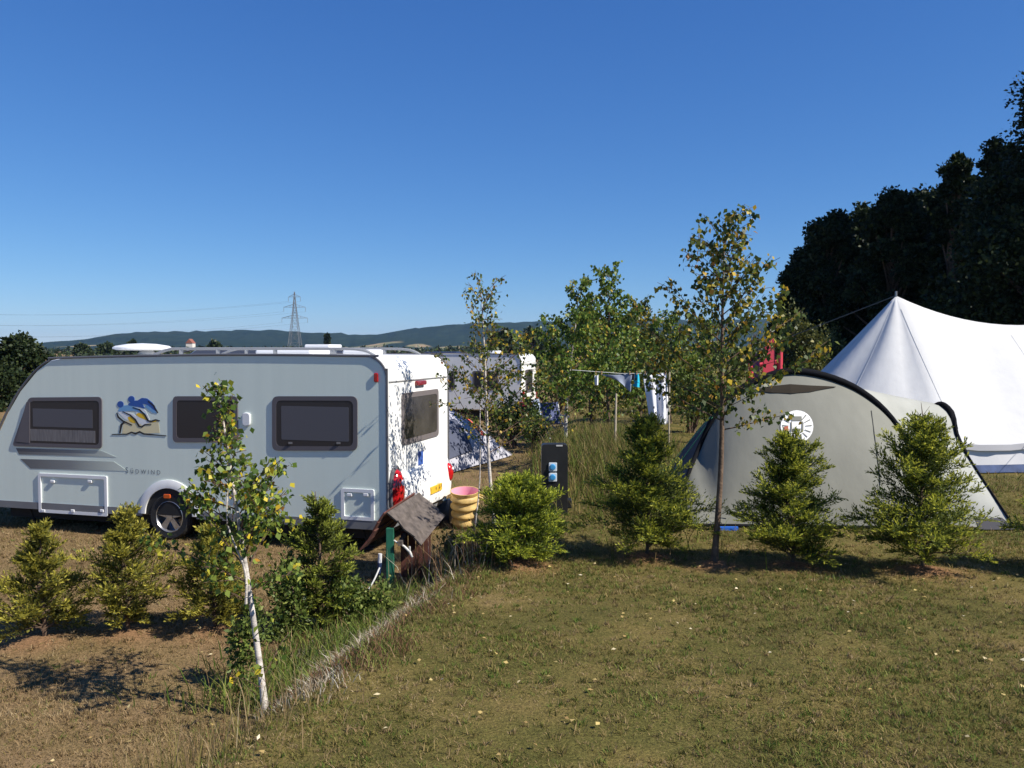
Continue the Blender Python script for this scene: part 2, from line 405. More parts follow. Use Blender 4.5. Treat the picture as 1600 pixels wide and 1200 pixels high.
CM = {'gold': ([(0, (.05, .06, .016)), (.6, (.10, .10, .02)), (1, (.17, .15, .03))], [(0, (.20, .18, .028)), (1, (.44, .37, .06))]),
      'mid': ([(0, (.032, .045, .013)), (1, (.10, .11, .02))], [(0, (.15, .18, .025)), (1, (.34, .36, .055))]),
      'bright': ([(0, (.035, .055, .012)), (1, (.10, .13, .02))], [(0, (.19, .23, .022)), (1, (.40, .42, .05))]),
      'green': ([(0, (.026, .042, .012)), (1, (.095, .115, .02))], [(0, (.16, .185, .02)), (1, (.38, .37, .05))])}
for k, (a, t) in CM.items(): leafmat('needles_' + k, [(p, tuple(c * 1.7 for c in q)) for p, q in a], .35, .6); leafmat('new_growth_' + k, [(p, tuple(min(.6, c * 1.45) for c in q)) for p, q in t], .45, .6)
CPROF = {65: ((0, .6), (.2, 1), (.42, .72), (.7, .45), (1, .10)), 196: ((0, .12), (.12, .5), (.33, 1), (.55, .9), (.75, .38), (1, .1)), 335: ((0, .6), (.25, 1), (.5, .85), (.75, .5), (1, .12)), 500: ((0, .5), (.3, .85), (.6, 1), (.8, .62), (1, .12)), 812: ((0, .5), (.28, 1), (.6, .85), (.85, .55), (1, .2)), 1012: ((0, .35), (.22, 1), (.42, .9), (.54, .5), (.78, .42), (1, .08)), 1238: ((0, .45), (.18, 1), (.42, .85), (.7, .55), (.88, .4), (1, .1)), 1440: ((0, .6), (.2, 1), (.5, .88), (.75, .68), (.9, .45), (1, .12)), 1700: ((0, .6), (.2, 1), (.5, .8), (1, .1))}
def conifer(px, by, ty, hw, hue, lab, md, P, seed):
    r = np.random.default_rng(seed); base = Vector((P.x, P.y, g(P.x, P.y))); Y = P.y
    top = at(px + r.normal() * 4, ty, Y); H = top.z - base.z; R = hw * Y / F
    o = thing('young_conifer', lab, 'conifer', base, 'young conifers planted in rows')
    tr = MB(); stem = [base.lerp(top, t) + Vector((.02 * math.sin(t * 7 + seed), .02 * math.cos(t * 5), -.04 if t == 0 else 0)) for t in np.linspace(0, 1, 9)]
    tr.tube(stem, np.linspace(.022, .003, 9), 7)
    V = []; M = []
    clumps = [(r.random() * 6.28, .05 + .6 * r.random()) for _ in range(7)]
    nb = int((66 + 50 * R) * (.62 if hue in ('gold', 'mid') else .9))
    for i in range(nb):
        zf = .04 + .93 * ((i + r.random()) / nb) ** 1.1
        az = i * 2.4 + r.normal() * .5
        env = float(np.interp(zf, *zip(*CPROF[px])))
        ln = R * 1.10 * env * r.choice([.55, .8, .95, 1.05, 1.2]) + .05
        el = r.uniform(-.05, .5) + .8 * zf ** 1.5
        d0 = np.array([math.cos(az) * math.cos(el), math.sin(az) * math.cos(el), math.sin(el)])
        p0 = np.array(base.lerp(top, zf * .90 + .02)) - np.array([0, 0, ln * math.sin(el) * .3])
        p0[2] = max(p0[2], base.z + .04)
        def bend(u): return np.array([0, 0, ln * (.22 * u - .34 * u * u) * (1 - zf)])
        us = np.linspace(0, 1, 6); pts = np.array([p0 + d0 * ln * u + bend(u) for u in us]); pts[:, 2] = np.maximum(pts[:, 2], base.z + .03)
        tr.tube([tuple(q) for q in pts[:5]], np.linspace(.008, .002, 5), 4, cap=False)
        side = np.cross(d0, [0, 0, 1.0]); side /= np.linalg.norm(side) + 1e-9; up = np.cross(side, d0)
        nf = int(16 + ln * 78)
        for j in range(nf):
            u = .12 + .88 * (j + r.random()) / nf; th = r.uniform(0, 2 * PI)
            b0 = p0 + d0 * ln * u + bend(u); b0[2] = max(b0[2], base.z + .03)
            sd = d0 * .75 + (side * math.cos(th) * 1.0 + up * math.sin(th) * .55) + np.array([0, 0, .25]); sd /= np.linalg.norm(sd)
            sl = (.055 + .34 * ln * (1.12 - u) * (.5 + u)) * r.uniform(.7, 1.3)
            k = 9; w = (np.arange(k) + r.random(k) * .5) / k
            cc = b0 + np.outer(w, sd) * sl; cc[:, 2] = np.maximum(cc[:, 2], base.z + .02)
            sg = np.where(np.arange(k) % 2, 1, -1)[:, None]
            ld = sd + np.cross(sd, up) * sg * .6 + r.normal(0, .3, (k, 3)) + np.array([0, 0, .1])
            L_ = r.uniform(.024, .050, k); V.append(leaves(cc, ld, up + r.normal(0, .6, (k, 3)), L_, L_ * .36))
            M += list(((u > .55) & (w > .35) & (r.random(k) < .75)) | (r.random(k) < .10))
    if seed == 77:   # bare leader above the crown
        t2 = top + Vector((-.02, 0, .14)); tr.tube([top - Vector((0, 0, .12)), top, t2], [.009, .006, .002], 5)
        tr.tube([top, top + Vector((.07, 0, .1))], [.004, .0015], 4); tr.tube([top - Vector((0, 0, .05)), top + Vector((-.06, 0, .05))], [.004, .0015], 4)
    tr.build('trunk', BARKB, o, smooth=True, fix=False)
    npmesh('crown', np.concatenate(V), 4, [MATS['needles_' + hue], MATS['new_growth_' + hue]], np.array(M, int), o)
for i, (c, P) in enumerate(zip(CONIF, CPOS)): conifer(*c, P, 70 + i)

def shrub(name, label, c, rx, ry, h, n, ls, lm, seed, cat='shrub', nblob=9, group=None, stems=True, zlo=.28):
    r = np.random.default_rng(seed); base = Vector((c[0], c[1], g(c[0], c[1]))); o = thing(name, label, cat, base, group)
    bl = []
    for i in range(nblob):
        a = r.random() * 6.28; q = r.random() ** .5; bl.append((base.x + rx * .62 * q * math.cos(a), base.y + ry * .62 * q * math.sin(a), base.z + h * r.uniform(zlo, .78), r.uniform(.28, .42)))
    bl = np.array(bl); k = r.integers(0, nblob, n)
    d = unit(r.normal(size=(n, 3))); rad = bl[k, 3][:, None] * np.array([rx, ry, h * .8]) * (r.random((n, 1)) ** .4) * r.uniform(.8, 1.25, (n, 1))
    P_ = bl[k, :3] + d * rad; P_[:, 2] = np.maximum(P_[:, 2], base.z + .03)
    sz = ls * r.uniform(.6, 1.3, n)
    if stems:
        tr = MB()
        for q in bl: tr.tube([base + Vector((r.normal() * .05, r.normal() * .05, -.03)), (base + Vector(q[:3])) / 2 + Vector((r.normal() * .05, 0, 0)), Vector(q[:3])], [.025 * h, .016 * h, .006], 5)
        tr.build('trunk', BARKB, o, fix=False)
    npmesh('crown', leaves(P_, d + r.normal(0, .7, (n, 3)) + [0, 0, .2], d + r.normal(0, .6, (n, 3)), sz, sz * .6, .2), 4, lm, parent=o)
    return o
SG = leafmat('shrub_leaf', [(0, (0.027, 0.053, 0.016)), (.6, (0.075, 0.120, 0.026)), (1, (0.180, 0.225, 0.046))], .25)
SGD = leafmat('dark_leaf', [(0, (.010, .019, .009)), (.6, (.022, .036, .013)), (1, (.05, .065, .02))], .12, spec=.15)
SGO = leafmat('olive_leaf', [(0, (0.042, 0.056, 0.018)), (.6, (0.098, 0.112, 0.029)), (1, (0.224, 0.210, 0.052))], .25)
def sh(px, Y, rxp, topy, n, ls, lm, seed, label, name='shrub', cat='shrub', **k):
    p = at(px, 600, Y); z0 = g(p.x, p.y); h = at(px, topy, Y).z - z0
    return shrub(name, label, (p.x, p.y), rxp * Y / F, rxp * Y / F * .8, h, n, ls, lm, seed, cat, **k)
sh(800, 23, 44, 612, 2600, .09, SG, 1, 'round green bush in front of the rear white caravan')
sh(838, 21.5, 30, 625, 1500, .08, SG, 2, 'small dark bush left of the folded blue chair')
sh(1082, 24, 34, 575, 2600, .08, SG, 3, 'rounded dense bush left of the grey tent, beside the towel')
sh(1120, 21, 26, 590, 1600, .08, SG, 4, 'bush showing between the birch stem and the grey tent arch')
sh(1262, 30, 40, 478, 4200, .11, SGO, 5, 'tall olive bush behind the top of the grey tent')
sh(1218, 34, 34, 500, 3000, .11, SGO, 6, 'olive bush behind the red play frame')
sh(1300, 33, 42, 500, 3600, .11, SGO, 8, 'olive bush at the left foot of the white bell tent')
sh(870, 34, 60, 560, 3000, .12, SG, 9, 'leafy bush beyond the right end of the rear white caravan')
sh(560, 8.05, 62, 895, 2800, .045, leafmat('weed_leaf', [(0, (.05, .08, .018)), (.6, (.13, .18, .035)), (1, (.26, .29, .07))], .3), 12, 'low yellow green bush beside the tap shelter post', nblob=10, zlo=.08)
sh(440, 7.8, 46, 868, 2200, .045, MATS['weed_leaf'], 13, 'low leafy bush right of the white sapling stem', nblob=10, zlo=.08)
sh(385, 6.6, 40, 940, 900, .045, MATS['weed_leaf'], 14, 'small sparse leafy clump at the foot of the white sapling', nblob=9, zlo=.06, stems=False)
sh(715, 9.5, 36, 828, 700, .045, SGO, 15, 'dull straggly bush between the tap shelter and the squat conifer', nblob=6)

def bigtree(label, c, R, H, n, ls, seed, crown0=.12, lm=None, group='dark trees at the edge of the wood', nb=46, flat=1.0):
    r = np.random.default_rng(seed); base = Vector((c[0], c[1], g(c[0], c[1]))); o = thing('tree', label, 'tree', base, group)
    tr = MB(); tr.tube([base - Vector((0, 0, .2)), base + Vector((.1, 0, H * .3)), base + Vector((-.1, .1, H * .6)), base + Vector((0, 0, H * .92))], [H * .035, H * .026, H * .016, H * .004], 10)
    bl = []
    for i in range(nb):
        zf = crown0 + (1 - crown0) * (i + r.random()) / nb; f = (zf - crown0) / (1 - crown0)
        env = (.72 + .28 * math.sin(min(1, f * 1.7) * PI / 2)) * (1 - max(0, f - .35) / .65 * .80)
        a = i * 2.399 + r.normal() * .3; q = R * env * (.45 + .5 * r.random())
        br = R * r.uniform(.17, .30) * (1 - .35 * f)
        br *= r.uniform(.85, 1.25); bl.append((base.x + q * math.cos(a), base.y + q * math.sin(a) * flat, base.z + H * zf - br * .6 * f, br))
        p = Vector(bl[-1][:3]); s0 = base + Vector((0, 0, max(.1, (zf - .15)) * H * .85))
        tr.tube([s0, s0.lerp(p, .5) + Vector((0, 0, -.1 * R * .3)), p], [H * .009, H * .006, .02], 5)
    bl = np.array(bl); w = bl[:, 3] ** 2; k = r.choice(len(bl), n, p=w / w.sum())
    sub = unit(r.normal(size=(len(bl) * 16, 3)))   # smaller sprays on each clump
    si = r.integers(0, 16, n); sd = sub[k * 16 + si]
    d = unit(sd + r.normal(0, .38, (n, 3))); rad = bl[k, 3][:, None] * (.45 + .6 * r.random((n, 1))) * (1 + .35 * (si % 3 == 0)[:, None])
    P_ = bl[k, :3] + d * rad * [1, 1, .85]; P_[:, 2] = np.maximum(P_[:, 2], base.z + .1)
    sz = ls * r.uniform(.6, 1.35, n)
    tr.build('trunk', BARKB, o, smooth=True, fix=False)
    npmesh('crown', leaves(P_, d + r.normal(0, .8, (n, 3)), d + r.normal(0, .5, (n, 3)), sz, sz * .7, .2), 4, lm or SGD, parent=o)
def bt(px, Y, hwp, topy, n, ls, seed, label, **k):
    p = at(px, 600, Y); bigtree(label, (p.x, p.y), hwp * Y / F, at(px, topy, Y).z - g(p.x, p.y), n, ls, seed, **k)
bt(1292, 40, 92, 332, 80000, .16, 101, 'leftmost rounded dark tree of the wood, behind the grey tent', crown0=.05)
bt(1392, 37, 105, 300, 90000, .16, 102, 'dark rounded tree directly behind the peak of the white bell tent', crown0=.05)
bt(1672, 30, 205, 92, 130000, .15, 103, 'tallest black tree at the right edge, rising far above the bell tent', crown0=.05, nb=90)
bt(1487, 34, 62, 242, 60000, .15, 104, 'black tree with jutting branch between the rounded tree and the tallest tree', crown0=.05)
for i, (x, y, R_, H_) in enumerate(((27.5, 26.5, 5.5, 21), (26.5, 34, 5.5, 22), (31, 21.5, 5, 19), (32, 39, 5, 21))):  # extra unseen trees, added off-frame to throw shade on the visible wood
    bigtree('unseen dark tree added beyond the right side of the view to shade the wood', (x, y), R_, H_, 26000, .42, 110 + i)
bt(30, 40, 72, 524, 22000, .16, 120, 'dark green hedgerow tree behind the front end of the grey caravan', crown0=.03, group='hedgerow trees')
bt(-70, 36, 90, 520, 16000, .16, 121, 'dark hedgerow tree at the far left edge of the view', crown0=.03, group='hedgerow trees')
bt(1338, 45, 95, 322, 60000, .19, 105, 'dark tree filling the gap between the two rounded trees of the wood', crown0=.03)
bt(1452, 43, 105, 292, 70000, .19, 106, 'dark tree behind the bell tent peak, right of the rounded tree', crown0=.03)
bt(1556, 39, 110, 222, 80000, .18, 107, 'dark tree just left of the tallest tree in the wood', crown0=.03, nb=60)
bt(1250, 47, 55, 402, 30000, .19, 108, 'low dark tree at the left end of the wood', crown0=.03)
# distant trees beyond the caravan roofs
FT = leafmat('far_leaf', [(0, (.016, .028, .012)), (1, (.05, .07, .024))], .1)
for i, (px, Y, hw, ty, lab) in enumerate(((335, 260, 17, 534, 'small dark far tree beyond the middle of the caravan roof'), (210, 300, 12, 533, 'far green tree beyond the roof dish'),
        (512, 330, 2.5, 524, 'thin far tree right of the power pylon'), (790, 180, 22, 513, 'wide dark far grove tree behind the rear caravan'), (830, 190, 26, 512, 'dark far grove tree right of the wide one, behind the rear caravan'),
        (770, 170, 14, 520, 'small far tree at the left end of the dark grove'), (130, 240, 16, 538, 'low far bush left of the roof dish'), (170, 260, 18, 537, 'low far bush nearest the roof dish on its left'))):
    bt(px, Y, hw, ty, 2600, Y * .0035, 130 + i, lab, crown0=.04, lm=FT, group='far field trees', nb=16)
r = np.random.default_rng(5)     # far hedges: one mass
n = 26000; X_ = r.uniform(-420, 420, n); Yb = np.array([210, 300, 420, 560, 760])[r.integers(0, 5, n)]; X_ = X_ * Yb / 420
hh = (1.6 + 1.4 * np.sin(X_ * .06 + Yb) * np.sin(X_ * .021)) * (Yb / 300) ** .6
P_ = np.stack([X_, Yb + r.normal(0, 2.5, n), .25 + r.random(n) * np.maximum(hh, .4)], 1); sz = Yb * .0042 * r.uniform(.6, 1.3, n)
tag(npmesh('far_hedges', leaves(P_, r.normal(size=(n, 3)), r.normal(size=(n, 3)), sz, sz * .7), 4, FT), 'distant hedges and scrub across the plain', 'hedge', kind='stuff')

# ------------------------------------------------------------------ grass
LAWN = leafmat('lawn_blade', [(0, (0.054, 0.066, 0.015)), (.3, (0.108, 0.113, 0.027)), (.5, (0.178, 0.153, 0.043)), (.72, (0.259, 0.194, 0.076)), (.9, (0.324, 0.237, 0.112)), (1, (0.594, 0.497, 0.265))], .25, .7, .1, pn=.42, pscale=1.1)
STRAW = leafmat('straw_blade', [(0, (0.095, 0.095, 0.027)), (.25, (0.179, 0.129, 0.056)), (.5, (0.263, 0.179, 0.092)), (.8, (0.378, 0.280, 0.153)), (1, (0.546, 0.448, 0.265))], .25, .7, .1, pn=.42, pscale=1.3)
GRN = leafmat('green_blade', [(0, (0.068, 0.116, 0.020)), (.6, (0.135, 0.194, 0.037)), (1, (0.269, 0.279, 0.071))], .3, .6, .1)
PALE = leafmat('bleached_stem', [(0, (.26, .20, .12)), (.5, (.46, .39, .28)), (1, (.66, .60, .49))], .3, .7, .1)
RED = leafmat('russet_stem', [(0, (.10, .05, .03)), (.6, (.20, .11, .06)), (1, (.30, .2, .11))], .3, .7, .1)
def blades(P_, h, w, lean, r):
    n = len(P_); a = r.uniform(0, 2 * PI, n); s = np.stack([np.cos(a), np.sin(a), np.zeros(n)], 1) * (w / 2)[:, None]
    b_ = r.uniform(0, 2 * PI, n); ld = np.stack([np.cos(b_), np.sin(b_), np.zeros(n)], 1) * (h * lean * r.random(n) ** .7)[:, None]
    up = np.stack([np.zeros(n), np.zeros(n), h], 1)
    return np.stack([P_ - s, P_ + s, P_ + up * .55 + ld * .35 + s * .7, P_ + up * .93 + ld, P_ + up * .55 + ld * .35 - s * .7], 1)
def scatter(n, x0, x1, y0, y1, r, power=1.0):
    y = y0 + (y1 - y0) * r.random(n) ** power; x = x0 + (x1 - x0) * r.random(n)
    k = np.abs(x) < y * .74 + 1.0; x, y = x[k], y[k]
    return np.stack([x, y, G(x, y) - .004], 1)
soilf = lambda P_: sum(np.exp(-(((P_[:, 0] - mx) / r_) ** 2 + ((P_[:, 1] - my) / r_) ** 2)) for mx, my, r_, h in MOUNDS)
r = np.random.default_rng(9); P_ = scatter(620000, -10, 11, 3.7, 15.5, r, 1.6)
P_ = P_[soilf(P_) < r.random(len(P_)) * .8]
dr = dryness(P_[:, 0], P_[:, 1]); n = len(P_)
def patch(P_, a, b_, c_): return np.sin(P_[:, 0] * a + 1.7 * np.sin(P_[:, 1] * b_ + c_)) * np.sin(P_[:, 1] * a * 1.13 + 1.3 * np.sin(P_[:, 0] * b_ * .9 + c_ * 2))
pt_ = .6 * patch(P_, 1.3, .9, .4) + .45 * patch(P_, 3.7, 2.1, 1.1) + .3 * patch(P_, 9.0, 5.0, 2.0)
midx = np.where(r.random(n) < np.clip(dr * .95 + .24 - .55 * pt_ * (1 - dr), .04, .95), 1, 0); midx = np.where(r.random(n) < np.clip(.10 + .45 * pt_, .02, .5) * (1.15 - dr), 2, midx)
keep = r.random(n) < np.clip(.85 + .5 * pt_, .25, 1); P_ = P_[keep]; dr = dr[keep]; midx = midx[keep]; pt_ = pt_[keep]; n = len(P_)
sc = .7 + P_[:, 1] * .055
tall = np.where(r.random(n) < .03, 1.9, 1.0) * np.clip(.85 + .5 * pt_, .5, 1.4)
V = blades(P_, r.uniform(.010, .036, n) * sc * tall, r.uniform(.003, .0068, n) * sc, 1.7, r)
tag(npmesh('lawn_grass', V, 5, [LAWN, STRAW, GRN], midx, faces=[(0, 1, 2, 4), (4, 2, 3)]), 'short parched grass of the pitches and lawn', 'grass', kind='stuff')
r = np.random.default_rng(19); T_ = scatter(52000, -10, 11, 3.7, 14, r, 1.5); T_ = T_[soilf(T_) < r.random(len(T_)) * .8]
pt_ = .6 * patch(T_, 1.3, .9, .4) + .45 * patch(T_, 3.7, 2.1, 1.1) + .3 * patch(T_, 9.0, 5.0, 2.0); dr = dryness(T_[:, 0], T_[:, 1])
T_ = T_[r.random(len(T_)) < np.clip(.6 + .5 * pt_, .2, 1)]; dr = dryness(T_[:, 0], T_[:, 1]); nT = len(T_); KB = 13
tm = np.where(r.random(nT) < dr * .8 + .12, 1, np.where(r.random(nT) < .33, 2, 0))
P_ = np.repeat(T_, KB, 0); rs = np.repeat(r.uniform(.5, 1.35, nT), KB); n = len(P_); P_[:, :2] += r.normal(0, .014, (n, 2)) * rs[:, None]; sc = (.75 + P_[:, 1] * .045) * rs
tag(npmesh('grass_tufts', blades(P_, r.uniform(.016, .042, n) * sc, r.uniform(.0035, .0075, n) * sc, 1.3, r), 5, [LAWN, STRAW, GRN], np.repeat(tm, KB), faces=[(0, 1, 2, 4), (4, 2, 3)]), 'little tufts standing in the short parched grass', 'grass', kind='stuff')
# meadow and rough grass further back
r = np.random.default_rng(10); P_ = scatter(90000, -20, 26, 14, 45, r, 1.7); n = len(P_)
P_ = P_[np.sin(P_[:, 0] * 1.1) + np.sin(P_[:, 1] * .6 + P_[:, 0] * .3) + r.normal(0, .8, n) > -1.1]; n = len(P_)
V = blades(P_, r.uniform(.03, .09, n) * (1 + P_[:, 1] * .02), r.uniform(.008, .016, n) * (P_[:, 1] / 16), .9, r)
tag(npmesh('meadow_grass', V, 5, [LAWN, STRAW, GRN], r.choice(3, n, p=[.5, .27, .23]), faces=[(0, 1, 2, 4), (4, 2, 3)]), 'rough meadow grass between the far pitches', 'grass', kind='stuff')
# tall uncut grass on the hump below the clothes line
r = np.random.default_rng(11); n = 15000
P_ = np.stack([r.normal(2.0, .75, n), r.normal(17.0, 2.2, n)], 1); P_ = P_[(np.abs(P_[:, 0] - 2.0) < 1.6)]; P_ = np.c_[P_, G(P_[:, 0], P_[:, 1])]; n = len(P_)
V = blades(P_, r.uniform(.15, .5, n), r.uniform(.008, .016, n), .6, r)
tag(npmesh('tall_grass', V, 5, [LAWN, STRAW, GRN], r.choice(3, n, p=[.45, .2, .35]), faces=[(0, 1, 2, 4), (4, 2, 3)]), 'tall uncut grass on the hump behind the power post', 'grass', kind='stuff')
# dry weeds on the little bank
r = np.random.default_rng(12); nc = 130; tc_ = r.random(nc); yc = 5.5 + 4.2 * tc_; xc = -0.80 + .25 * (yc - 9.25) + r.normal(.26, .26, nc)
kk = r.integers(0, nc, 14000); P_ = np.c_[xc[kk] + r.normal(0, .085, len(kk)), yc[kk] + r.normal(0, .11, len(kk))]; P_ = np.c_[P_, G(P_[:, 0], P_[:, 1])]; n = len(P_)
pal = (np.abs(yc - 6.9) < 1.0) & (np.abs(xc + .80 - .25 * (yc - 9.25) - .12) < .22) | (np.abs(yc - 8.9) < .35) & (r.random(nc) < .6)
mi = np.where(pal[kk] & (r.random(n) < .8), 0, np.where(r.random(n) < .62, 1, 2))
V = blades(P_, r.uniform(.02, .11, n) * (.5 + .9 * r.random(nc)[kk]), r.uniform(.004, .0085, n), 1.4, r)
for wx, wy, wn, ws in ((478, 1078, 800, .12), (500, 1042, 1200, .15), (540, 1012, 1100, .14), (575, 985, 900, .12), (603, 958, 600, .08), (655, 930, 500, .09), (690, 912, 300, .08)):
    c_ = gp(wx, wy); Pq = np.c_[r.normal(c_.x, ws * 1.2, wn), r.normal(c_.y, ws * 1.5, wn)]; Pq = np.c_[Pq, G(Pq[:, 0], Pq[:, 1])]
    V = np.concatenate([V, blades(Pq, r.uniform(.02, .085, wn), r.uniform(.004, .009, wn), 1.2, r)]); mi = np.concatenate([mi, np.where(r.random(wn) < .85, 0, 1)])
P2 = np.c_[r.normal(-.55, .28, 700), r.normal(9.35, .3, 700)]; P2 = np.c_[P2, G(P2[:, 0], P2[:, 1])]
V = np.concatenate([V, blades(P2, r.uniform(.2, .62, 700), r.uniform(.005, .01, 700), .7, r)]); mi = np.concatenate([mi, r.choice([1, 1, 2, 0], 700)])
tag(npmesh('dry_weeds', V, 5, [PALE, RED, GRN], mi, faces=[(0, 1, 2, 4), (4, 2, 3)]), 'bleached and russet weeds along the little bank', 'weeds', kind='stuff')
# green weeds left of the bank
r = np.random.default_rng(16); n = 3600; yw = r.uniform(6.1, 9.0, n); xw = -0.80 + .25 * (yw - 9.25) - np.abs(r.normal(0, .42, n)) - .05
P_ = np.c_[xw, yw, G(xw, yw)]
tag(npmesh('green_weeds', blades(P_, r.uniform(.05, .26, n), r.uniform(.006, .014, n), .8, r), 5, [GRN, MATS['weed_leaf'], STRAW], r.choice(3, n, p=[.45, .42, .13]), faces=[(0, 1, 2, 4), (4, 2, 3)]), 'green weeds and seedlings below the bank beside the white sapling', 'weeds', kind='stuff')
# long bents in the left foreground
r = np.random.default_rng(13); n = 800; P_ = np.c_[r.normal(-1.95, .36, n), r.uniform(3.75, 5.2, n)]; P_ = np.c_[P_, G(P_[:, 0], P_[:, 1])]
tag(npmesh('long_bents', blades(P_, r.uniform(.08, .42, n), r.uniform(.003, .006, n), .6, r), 5, [STRAW, LAWN], r.choice(2, n), faces=[(0, 1, 2, 4), (4, 2, 3)]), 'long dry grass bents at the bottom left', 'grass', kind='stuff')
r = np.random.default_rng(14); P_ = scatter(420, -3, 6, 4.2, 9.2, r); P_ = P_[r.random(len(P_)) < .55]; n = len(P_); P_[:, 2] += .03
tag(npmesh('fallen_leaves', leaves(P_, np.c_[r.normal(size=(n, 2)), r.normal(0, .15, n)], np.c_[r.normal(0, .3, (n, 2)), np.ones(n)], r.uniform(.025, .05, n), r.uniform(.018, .035, n), .3), 4,
    leafmat('fallen_leaf', [(0, (.35, .22, .08)), (.6, (.55, .42, .15)), (1, (.7, .62, .45))], .1)), 'pale fallen birch leaves scattered on the lawn', 'leaves', kind='stuff')

# ------------------------------------------------------------------ caravan
R0 = Vector((-1.6, 10.9, 0)); DS = Vector((-.9637, .267, 0)); DD = Vector((.267, .9637, 0)); NS = -DD; NR = -DS; UP = Vector((0, 0, 1))
def PS(a, b, off=0): return R0 + DS * a + UP * b + NS * off          # near side plane
def PR(a, b, off=0): return R0 + DD * a + UP * b + NR * off          # rear plane
def plane_hit(px, py, n, p0=R0):
    d = ray(px, py); t = (p0 - CAM).dot(n) / d.dot(n); return CAM + d * t
def side(px, py): p = plane_hit(px, py, NS) - R0; return (p.dot(DS), p.z)
def rear(px, py): p = plane_hit(px, py, NR) - R0; return (p.dot(DD), p.z)
WID = 2.3
silver = bpy.data.materials.new('silver_caravan_paint'); N, L = nt(silver); b = N['Principled BSDF']
b.inputs['Metallic'].default_value = .12; b.inputs['Roughness'].default_value = .5
ge = N.new('ShaderNodeNewGeometry')
mp = N.new('ShaderNodeMapping'); mp.inputs['Scale'].default_value = (6, 6, .35); L.new(ge.outputs['Position'], mp.inputs[0])
nn = N.new('ShaderNodeTexNoise'); nn.inputs['Scale'].default_value = 1.2; nn.inputs['Detail'].default_value = 5; L.new(mp.outputs[0], nn.inputs['Vector'])
L.new(ramp(nn.outputs['Fac'], [(.3, (.70, .78, .70)), (.7, (.74, .82, .735))]), b.inputs['Base Color'])
hn = N.new('ShaderNodeTexNoise'); hn.inputs['Scale'].default_value = 55; hn.inputs['Detail'].default_value = 1; L.new(ge.outputs['Position'], hn.inputs['Vector'])
bp = N.new('ShaderNodeBump'); bp.inputs['Strength'].default_value = .06; bp.inputs['Distance'].default_value = .01; L.new(hn.outputs['Fac'], bp.inputs['Height']); L.new(bp.outputs[0], b.inputs['Normal'])
WHITE = mat('white_gelcoat', (.82, .82, .80), .35, var=.05, scale=3, stretch=(3, 3, .5))
WPL = mat('white_plastic', (.74, .75, .76), .45)
GREYT = mat('grey_trim', (.10, .10, .11), .5)
SKIRT = mat('grey_skirt', (.17, .175, .185), .45, var=.12, scale=4)
FRM = mat('smoky_window_frame', (.105, .095, .105), .5)
GLASS = mat('smoked_acrylic', (.030, .029, .034), .22, spec=.4)
DARK = mat('dark_underbody', (.012, .012, .013), .8)
RUB = mat('tyre_rubber', (.018, .018, .019), .75, bump=.3)
ALU = mat('alloy_rim', (.55, .55, .56), .3, metal=.85)
REDL = mat('red_lens', (.42, .010, .012), .15, coat=.5, var=.35, scale=18)
ORL = mat('orange_lens', (.62, .10, .015), .2, coat=.5)
REDD = mat('dark_red_lens', (.22, .008, .012), .15, coat=.5)
def caravan_body(parent, outline, width, PSf, mats):
    n = len(outline); mb = MB()
    def P(a, b, d): return PSf(a, b, -d)
    e = .035
    ins = inset(outline, e)
    v0 = [P(a, b, 0) for a, b in ins]; v1 = [P(a, b, e) for a, b in outline]; v2 = [P(a, b, width - e) for a, b in outline]; v3 = [P(a, b, width) for a, b in ins]
    v = v0 + v1 + v2 + v3
    mb.add(v, [tuple(range(n))], 0); mb.add(v, [tuple(range(4 * n - 1, 3 * n - 1, -1))], 0)
    for k in range(3):
        mb.add(v, [(k * n + i, (k + 1) * n + i, (k + 1) * n + (i + 1) % n, k * n + (i + 1) % n) for i in range(n)], 1)
    o = mb.build('body', mats, parent, smooth=True); o.data.set_sharp_from_angle(angle=math.radians(25)); return o
car = thing('caravan', 'long silver touring caravan with bird emblem on its side', 'caravan', PS(2.6, 0, -WID / 2))
top_pts = [side(px, py) for px, py in ((98, 559), (78, 563), (55, 580), (30, 611), (10, 646), (-6, 682), (-22, 730), (-28, 765), (-26, 800))]
zb = .34; L_end = top_pts[-1][0]
outl = [(0, zb)] + [(0, 2.26)] + [(.30 - .30 * math.cos(a), 2.28 + .30 * math.sin(a)) for a in np.linspace(.15, PI / 2, 7)] + [(2.5, 2.59)] + [(a, b) for a, b in top_pts[:-1]] + [(L_end, zb)]
caravan_body(car, outl, WID, PS, [silver, WHITE])
# edge rails on both side outlines (roof and rear edges)
edge = [(a, b) for a, b in outl[1:-1]]
for dd in (-.004, WID + .004):
    MB().tube(smooth_path([PS(a, b, -dd) for a, b in [outl[0]] + edge], 3), .016, 6).build('edge_trim', GREYT, car, smooth=True, fix=False)
